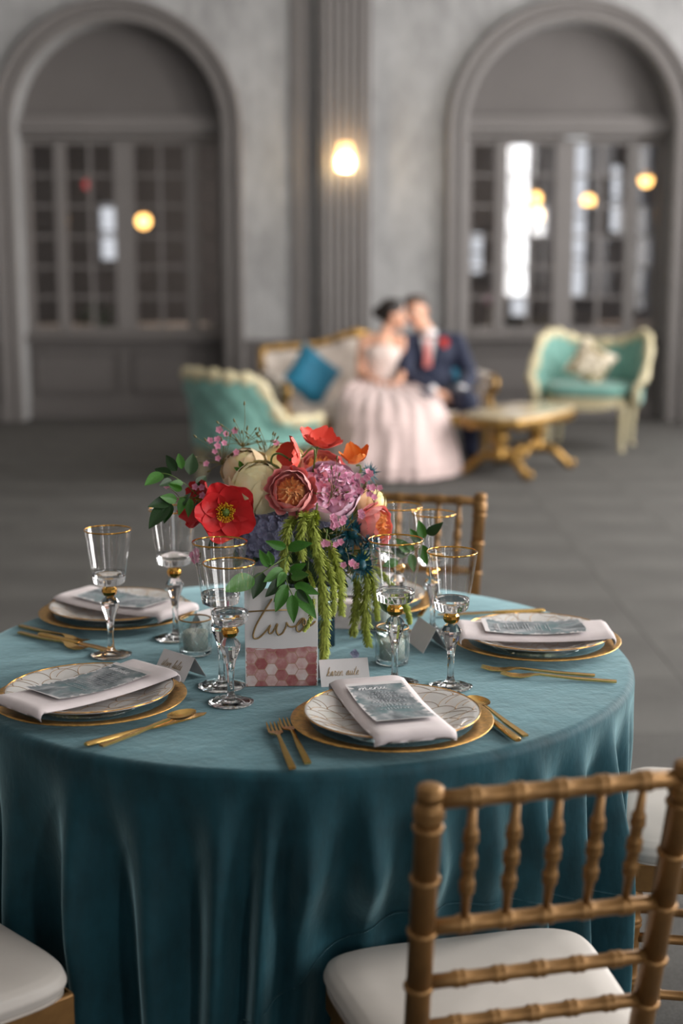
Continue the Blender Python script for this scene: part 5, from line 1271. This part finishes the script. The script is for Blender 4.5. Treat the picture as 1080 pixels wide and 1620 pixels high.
for s in (-1, 1):
    pd = MB(); pd.lathe([(.03, .10), (.055, .12), (.075, .15), (.05, .185), (.035, .20), (.05, .225), (.07, .26), (.06, .30), (.04, .32), (.07, .345), (.09, .36)], 20, Matrix.Translation((s*.30, 0, 0)), mod=lambda a, z: 1+.06*math.sin(a*8)); pd.build('carved_pedestal', M['gilt'], ct)
    for q in (-1, 1):
        ft = MB(); ft.tube(catmull([(s*.30, q*.02, .15), (s*.315, q*.12, .13), (s*.335, q*.20, .06), (s*.345, q*.24, .022), (s*.35, q*.265, .035), (s*.345, q*.25, .055)], 6), [lerp(.036, .020, k/30) for k in range(31)], 10); ft.ball((s*.345, q*.24, .018), (.028, .028, .018), 12, 7); ft.build('scroll_foot', M['gilt'], ct)
st = MB(); st.tube(catmull([(-.30, 0, .13), (-.20, 0, .17), (-.08, 0, .10), (0, 0, .14), (.08, 0, .10), (.20, 0, .17), (.30, 0, .13)], 6), .026, 10); st.ball((0, 0, .155), (.05, .045, .04), 14, 8); st.ball((-.15, 0, .14), .034, 12, 8); st.ball((.15, 0, .14), .034, 12, 8); st.build('scroll_stretcher', M['gilt'], ct)

# ================================================================ the couple
def remesh(o, vox, sm=6, fac=.5):
    r = o.modifiers.new('fuse', 'REMESH'); r.mode = 'VOXEL'; r.voxel_size = vox; r.use_smooth_shade = True
    s = o.modifiers.new('soften', 'SMOOTH'); s.factor = fac; s.iterations = sm; return o
def limb(m, pts, rs, n=14):
    for a, b, r0, r1 in zip(pts, pts[1:], rs, rs[1:]): m.cap(a, b, r0, r1, n)
def hand(m, wrist, palm_dir, up, curl=.5, s=1.0, side=1):
    """palm with four fingers and a thumb, all slightly curled"""
    w_ = Vector(wrist); d = Vector(palm_dir).normalized(); u = Vector(up); u = (u-d*u.dot(d)).normalized(); x = d.cross(u)*side
    pc = w_+d*.055*s
    for k in range(4):
        b = w_+d*.082*s+x*(.028-.0187*k)*s; m.cap(w_+d*.015*s+x*(.018-.012*k)*s, b, .013*s, .0115*s, 8)
        L = (.036, .042, .040, .031)[k]*s; a1 = d*math.cos(curl*.6)-u*math.sin(curl*.6); a2 = d*math.cos(curl*1.6)-u*math.sin(curl*1.6); a3 = d*math.cos(curl*2.4)-u*math.sin(curl*2.4)
        p1 = b+a1*L; p2 = p1+a2*L*.7; p3 = p2+a3*L*.5
        m.cap(b, p1, .0098*s, .0088*s, 8); m.cap(p1, p2, .0088*s, .008*s, 8); m.cap(p2, p3, .008*s, .007*s, 8)
    t0 = w_+d*.025*s+x*.022*s; t1 = w_+d*.055*s+x*.052*s-u*.008*s; t2 = t1+(d*.9+x*.2-u*.3).normalized()*.034*s; t3 = t2+(d-u*.4).normalized()*.024*s
    m.cap(t0, t1, .014*s, .011*s, 8); m.cap(t1, t2, .0105*s, .0095*s, 8); m.cap(t2, t3, .0092*s, .0075*s, 8)
def frame_of(c, f, up):
    f = Vector(f).normalized(); up = Vector(up); r = f.cross(up).normalized(); u = r.cross(f).normalized(); c = Vector(c)
    return (lambda x, y, z: c+r*x+f*y+u*z), Matrix(((r.x, f.x, u.x, c.x), (r.y, f.y, u.y, c.y), (r.z, f.z, u.z, c.z), (0, 0, 0, 1)))
def head_mass(m, Mx, s=1.0):
    """skull, face and ears in a frame with +y the way the face looks and +z the crown"""
    S = lambda *v: tuple(a*s for a in v)
    m.ball(S(0, -.012, .030), S(.074, .092, .088), 20, 14, Mx); m.ball(S(0, .022, -.030), S(.060, .066, .078), 18, 12, Mx)
    m.ball(S(0, .062, -.090), S(.026, .022, .022), 12, 8, Mx); m.ball(S(0, .03, -.062), S(.050, .046, .044), 14, 10, Mx)
    for e in (-1, 1):
        m.ball(S(e*.036, .062, -.022), S(.022, .018, .020), 10, 8, Mx); m.ball(S(e*.028, .077, .020), S(.024, .010, .010), 10, 8, Mx); m.ball(S(e*.076, -.005, -.010), S(.010, .018, .030), 10, 8, Mx)
    pts = [Mx @ Vector(S(0, .082, .012)), Mx @ Vector(S(0, .100, -.024))]; m.cap(pts[0], pts[1], .009*s, .014*s, 8)
    for e in (-1, 1): m.ball(S(e*.012, .088, -.030), S(.010, .010, .008), 8, 6, Mx)
def face_parts(Mx, s, root, brow, lips):
    S = lambda *v: tuple(a*s for a in v)
    for e in (-1, 1):
        ey = MB().ball(S(e*.030, .072, .002), S(.0135, .010, .0095), 12, 8, Mx).build('eye', M['eye'], root); MB().ball(S(e*.030, .0805, .002), S(.006, .003, .006), 10, 6, Mx).build('iris', M['iris'], ey)
        MB().tube([Mx @ Vector(S(*p)) for p in ((e*.014, .088, .020), (e*.030, .088, .025), (e*.046, .078, .020))], .0036*s, 6).build('eyebrow', brow, root)
    b = MB(); b.ball(S(0, .083, -.056), S(.024, .009, .006), 12, 6, Mx); b.ball(S(0, .081, -.066), S(.020, .009, .007), 12, 6, Mx); b.build('lips', lips, root)

# ---- the man: navy suit, sits at the right, face toward the woman
MAN = 'seated man in navy suit and salmon tie, cheek kissed by the woman beside him'
hipM = Vector((.66, 10.62, .47)); chest = Vector((.665, 10.69, .80)); neckM = Vector((.645, 10.70, .93)); headM = Vector((.560, 10.68, 1.095))
man = thing('person', MAN, 'person', (.66, 10.62, 0))
def loc_m(m): return m
def attach(o, root): o.parent = root; o.matrix_parent_inverse = Matrix.Translation(-root.location); return o
FM, MM = frame_of(headM, (-.50, -.86, -.10), (-.22, .03, 1))
bm_ = MB(); head_mass(bm_, MM, 1.04); limb(bm_, [headM+Vector((.02, .01, -.06)), neckM], [.056, .060])
limb(bm_, [neckM+Vector((0, 0, -.03)), chest, hipM], [.08, .09, .10])
bm_.ball((.665, 10.70, .78), (.17, .095, .15)); bm_.ball((.66, 10.64, .52), (.16, .11, .12))
shR, shL = Vector((.475, 10.66, .865)), Vector((.855, 10.74, .865))
elR, elL = Vector((.47, 10.46, .64)), Vector((.955, 10.60, .62)); wrR, wrL = Vector((.66, 10.27, .545)), Vector((.87, 10.34, .545))
limb(bm_, [shR, elR, wrR], [.058, .044, .030]); limb(bm_, [shL, elL, wrL], [.058, .044, .030])
hand(bm_, wrR, (.85, -.35, -.25), (0, -.3, 1), .5, 1.05, -1); hand(bm_, wrL, (-.80, -.45, -.25), (.1, -.3, 1), .55, 1.05, 1)
knR, knL = Vector((.60, 10.10, .49)), Vector((.90, 10.13, .49)); anR, anL = Vector((.64, 10.02, .10)), Vector((.935, 10.22, .10))
limb(bm_, [Vector((.58, 10.60, .46)), knR, anR], [.085, .060, .042]); limb(bm_, [Vector((.75, 10.62, .46)), knL, anL], [.085, .060, .042])
for an in (anR, anL): bm_.cap(an+Vector((0, .02, -.05)), an+Vector((.02, -.14, -.075)), .038, .024, 10)
attach(remesh(bm_.build('body', M['skin']), .0075, 3), man)
jk = MB()
jk.ball((.665, 10.695, .765), (.205, .135, .175), 24, 16); jk.ball((.66, 10.645, .58), (.195, .155, .15), 24, 16); limb(jk, [Vector((.50, 10.68, .875)), Vector((.655, 10.71, .895)), Vector((.835, 10.74, .875))], [.066, .06, .066])
limb(jk, [shR, elR, wrR.lerp(elR, .16)], [.078, .064, .052]); limb(jk, [shL, elL, wrL.lerp(elL, .16)], [.080, .066, .054])
attach(remesh(jk.build('suit_jacket', M['navy']), .011, 3), man)
tr = MB(); tr.ball((.66, 10.60, .47), (.19, .16, .12)); limb(tr, [Vector((.57, 10.58, .46)), knR, anR+Vector((0, 0, .02))], [.105, .080, .062]); limb(tr, [Vector((.76, 10.60, .46)), knL, anL+Vector((0, 0, .02))], [.105, .082, .062])
attach(remesh(tr.build('trousers', M['navy']), .012, 3), man)
for an in (anR, anL):
    s_ = MB(); s_.cap(an+Vector((0, .035, -.055)), an+Vector((.01, -.06, -.06)), .048, .044, 12); s_.cap(an+Vector((.01, -.06, -.062)), an+Vector((.022, -.17, -.074)), .042, .028, 12); s_.box(an+Vector((.008, -.05, -.094)), (.075, .24, .012))
    attach(remesh(s_.build('shoe', M['shoe']), .008, 3), man)
# shirt front, collar, tie, lapels, pocket flower sit on the jacket's front
def chest_pt(x, z, out=0.0):
    """a point on the front of the jacket"""
    fx = x-.655; y = 10.695-.135*math.sqrt(max(.05, 1-(fx/.215)**2-((z-.765)/.24)**2*.8)); y = min(y, 10.60) if z < .62 else y; return Vector((x, y-out, z))
def strip_chest(left, right, z0, z1, out, n=14, th=.006):
    m = MB(); m.grid(7, n, lambda u, v: chest_pt(lerp(left(v), right(v), u), lerp(z0, z1, v), out+th)); m.grid(7, n, lambda u, v: chest_pt(lerp(left(v), right(v), u), lerp(z0, z1, v), out-.03), flip=True); return m
attach(strip_chest(lambda v: .640-.052*v, lambda v: .648+.058*v, .62, .905, .002).build('shirt_front', M['shirt']), man)
cl_ = MB(); ring = [neckM+Vector((.062*math.cos(TAU*k/24), .058*math.sin(TAU*k/24)-.005, .0-.018*math.sin(TAU*k/24))) for k in range(24)]
cl_.tube(ring, .018, 8, closed=True, sx=.55, sy=1.5, up=(0, 0, 1)); attach(cl_.build('shirt_collar', M['shirt']), man)
attach(strip_chest(lambda v: .636-.034+.016*v, lambda v: .636+.036-.016*v, .56, .885, .012).build('tie', M['tie']), man)
kt = MB().ball((.640, 10.615, .895), (.024, .018, .022), 12, 8).build('tie_knot', M['tie']); attach(kt, man)
for s in (-1, 1):
    lp = strip_chest((lambda v: .642-.105*v-.01) if s < 0 else (lambda v: .650+.052*v), (lambda v: .640-.052*v) if s < 0 else (lambda v: .660+.112*v), .62, .90, .010); attach(lp.build('lapel', M['navy']), man)
bt = MB()
for k in range(7):
    a = TAU*k/7; g = petal_grid(.045, .042, .35, .1, .06, 6, 6, k, .4); bt.add(g.v, g.f, Matrix.Translation((.755, 10.575, .875)) @ Matrix.Rotation(PI/2, 4, 'X') @ Matrix.Rotation(a, 4, 'Z'))
bt.ball((.755, 10.572, .875), .018, 10, 8); attach(bt.build('buttonhole_flower', M['poppy_coral']), man)
for wr, el in ((wrR, elR), (wrL, elL)):
    c_ = MB(); c_.cap(wr.lerp(el, .14), wr.lerp(el, .02), .042, .040, 12, 2); attach(c_.build('shirt_cuff', M['shirt']), man)
hr = MB(); hr.ball((0, -.022, .048), (.080, .094, .082), 20, 14, MM); hr.ball((0, .03, .100), (.062, .052, .032), 16, 10, MM); hr.ball((.02, .055, .098), (.04, .03, .022), 12, 8, MM); hr.ball((0, -.07, .0), (.062, .045, .06), 16, 10, MM)
attach(remesh(hr.build('hair', M['hair_brown']), .008, 2), man)
q0 = len(COL.objects)
def attach_new(n0, root):
    for o in list(COL.objects)[n0:]:
        if o.parent is root: o.matrix_parent_inverse = Matrix.Translation(-root.location)
face_parts(MM, 1.04, man, M['hair_brown'], M['skin_red']); attach_new(q0, man)

# ---- the woman: blush gown, dark hair in a bun, leaning to kiss his cheek
WOMAN = 'seated woman in strapless blush gown, dark hair in a bun, kissing the man'
wo = thing('person', WOMAN, 'person', (.31, 10.55, 0))
hipW = Vector((.31, 10.58, .46)); waistW = Vector((.295, 10.55, .60)); chW = Vector((.295, 10.57, .80)); neckW = Vector((.315, 10.585, .935)); headW = Vector((.385, 10.60, 1.075))
FW, MW = frame_of(headW, (.93, -.10, .02), (.18, 0, 1))
wb = MB(); head_mass(wb, MW, .95); limb(wb, [headW+Vector((-.03, 0, -.06)), neckW, neckW+Vector((-.01, -.005, -.05))], [.045, .043, .052])
limb(wb, [chW+Vector((0, 0, .05)), waistW, hipW], [.085, .088, .12]); wb.ball((.295, 10.575, .80), (.135, .088, .12)); wb.ball((.31, 10.57, .47), (.17, .15, .12))
for s in (-1, 1): wb.ball((.30+s*.055, 10.50, .785), (.055, .045, .052), 12, 8)
sR, sL = Vector((.165, 10.575, .885)), Vector((.435, 10.60, .885)); eR, eL = Vector((.135, 10.50, .655)), Vector((.475, 10.50, .68)); wR, wL = Vector((.275, 10.33, .60)), Vector((.42, 10.33, .62))
limb(wb, [sR+Vector((.06, 0, .01)), sR, eR, wR], [.05, .046, .036, .024]); limb(wb, [sL-Vector((.06, 0, -.01)), sL, eL, wL], [.05, .046, .036, .024])
hand(wb, wR, (.85, -.40, -.15), (0, -.2, 1), .45, .9, -1); hand(wb, wL, (-.6, -.7, -.2), (0, -.2, 1), .5, .9, 1)
kR, kL = Vector((.25, 10.08, .47)), Vector((.45, 10.08, .47)); aR, aL = Vector((.27, 9.95, .10)), Vector((.45, 9.95, .10))
limb(wb, [Vector((.24, 10.5, .45)), kR, aR], [.09, .062, .040]); limb(wb, [Vector((.39, 10.5, .45)), kL, aL], [.09, .062, .040])
for an in (aR, aL): wb.cap(an+Vector((0, .02, -.05)), an+Vector((0, -.12, -.08)), .03, .02, 10)
attach(remesh(wb.build('body', M['skin']), .0075, 3), wo)
bo = MB()
def bod(u, v):
    a = TAU*u; z = lerp(.585, .845+.022*math.cos(2*(a+PI/2))*(1 if math.sin(a) < 0 else 0), v); k = (z-.60)/.24
    rx = lerp(.112, .150, smooth(0, 1, k)); ry = lerp(.105, .108, k); bust = .035*math.exp(-((z-.785)/.06)**2)*(abs(math.cos(a*1.0+PI/2))**1.0 if math.sin(a) < 0 else 0)*(1-.25*math.exp(-(math.cos(a)/.22)**2))
    return (.296+rx*math.cos(a), 10.562+(ry+bust)*math.sin(a), z+.006*math.sin(a*22)*(v > .93))
bo.grid(72, 18, bod, wrap=True); o = solid(bo.build('bodice', M['lace']), .006); attach(o, wo)
sk = MB()
STN = [(.0, .296, 10.558, .605, .118, .112), (.08, .30, 10.50, .59, .165, .17), (.2, .32, 10.33, .565, .27, .30), (.34, .345, 10.16, .51, .35, .38), (.5, .36, 10.03, .38, .40, .43), (.75, .365, 9.98, .18, .44, .47), (1.0, .365, 9.96, .015, .48, .51)]
def skirt(u, v):
    for s0, s1 in zip(STN, STN[1:]):
        if v <= s1[0]+1e-9: k = (v-s0[0])/(s1[0]-s0[0]); cx, cy_, cz, rx, ry = [lerp(p, q, k) for p, q in zip(s0[1:], s1[1:])]; break
    a = TAU*u; rip = 1+smooth(.05, .6, v)*(.026*math.sin(a*15+2*math.sin(a*3))+.014*math.sin(a*31+v*3)+.05*noise.noise(Vector((math.cos(a)*2, math.sin(a)*2, v*3))))
    return (cx+rx*rip*math.cos(a), cy_+ry*rip*math.sin(a), cz+.02*math.sin(a)*smooth(0, .3, v)*(1-v)-.06*math.sin(a)*smooth(0, .2, v)*(1-smooth(.4, .8, v))*(-.4))
o = solid(sk.grid(220, 44, skirt, wrap=True).build('tulle_skirt', M['tulle']), .004); attach(o, wo)
ov = MB().grid(160, 22, lambda u, v: Vector(skirt(u, v*.96))+Vector((0, -.0, .016+.010*math.sin(u*TAU*19+v*9))), wrap=True); attach(solid(ov.build('skirt_overlay', M['tulle']), .003), wo)
hw = MB(); hw.ball((0, -.022, .042), (.080, .094, .084), 20, 14, MW); hw.ball((0, .022, .088), (.060, .052, .034), 14, 10, MW); hw.ball((0, -.055, -.02), (.060, .045, .05), 14, 10, MW); hw.ball((0, -.112, .022), (.052, .046, .050), 16, 12, MW)
attach(remesh(hw.build('hair', M['hair_dark']), .008, 2), wo)
q0 = len(COL.objects); face_parts(MW, .95, wo, M['hair_dark'], M['skin_red']); attach_new(q0, wo)
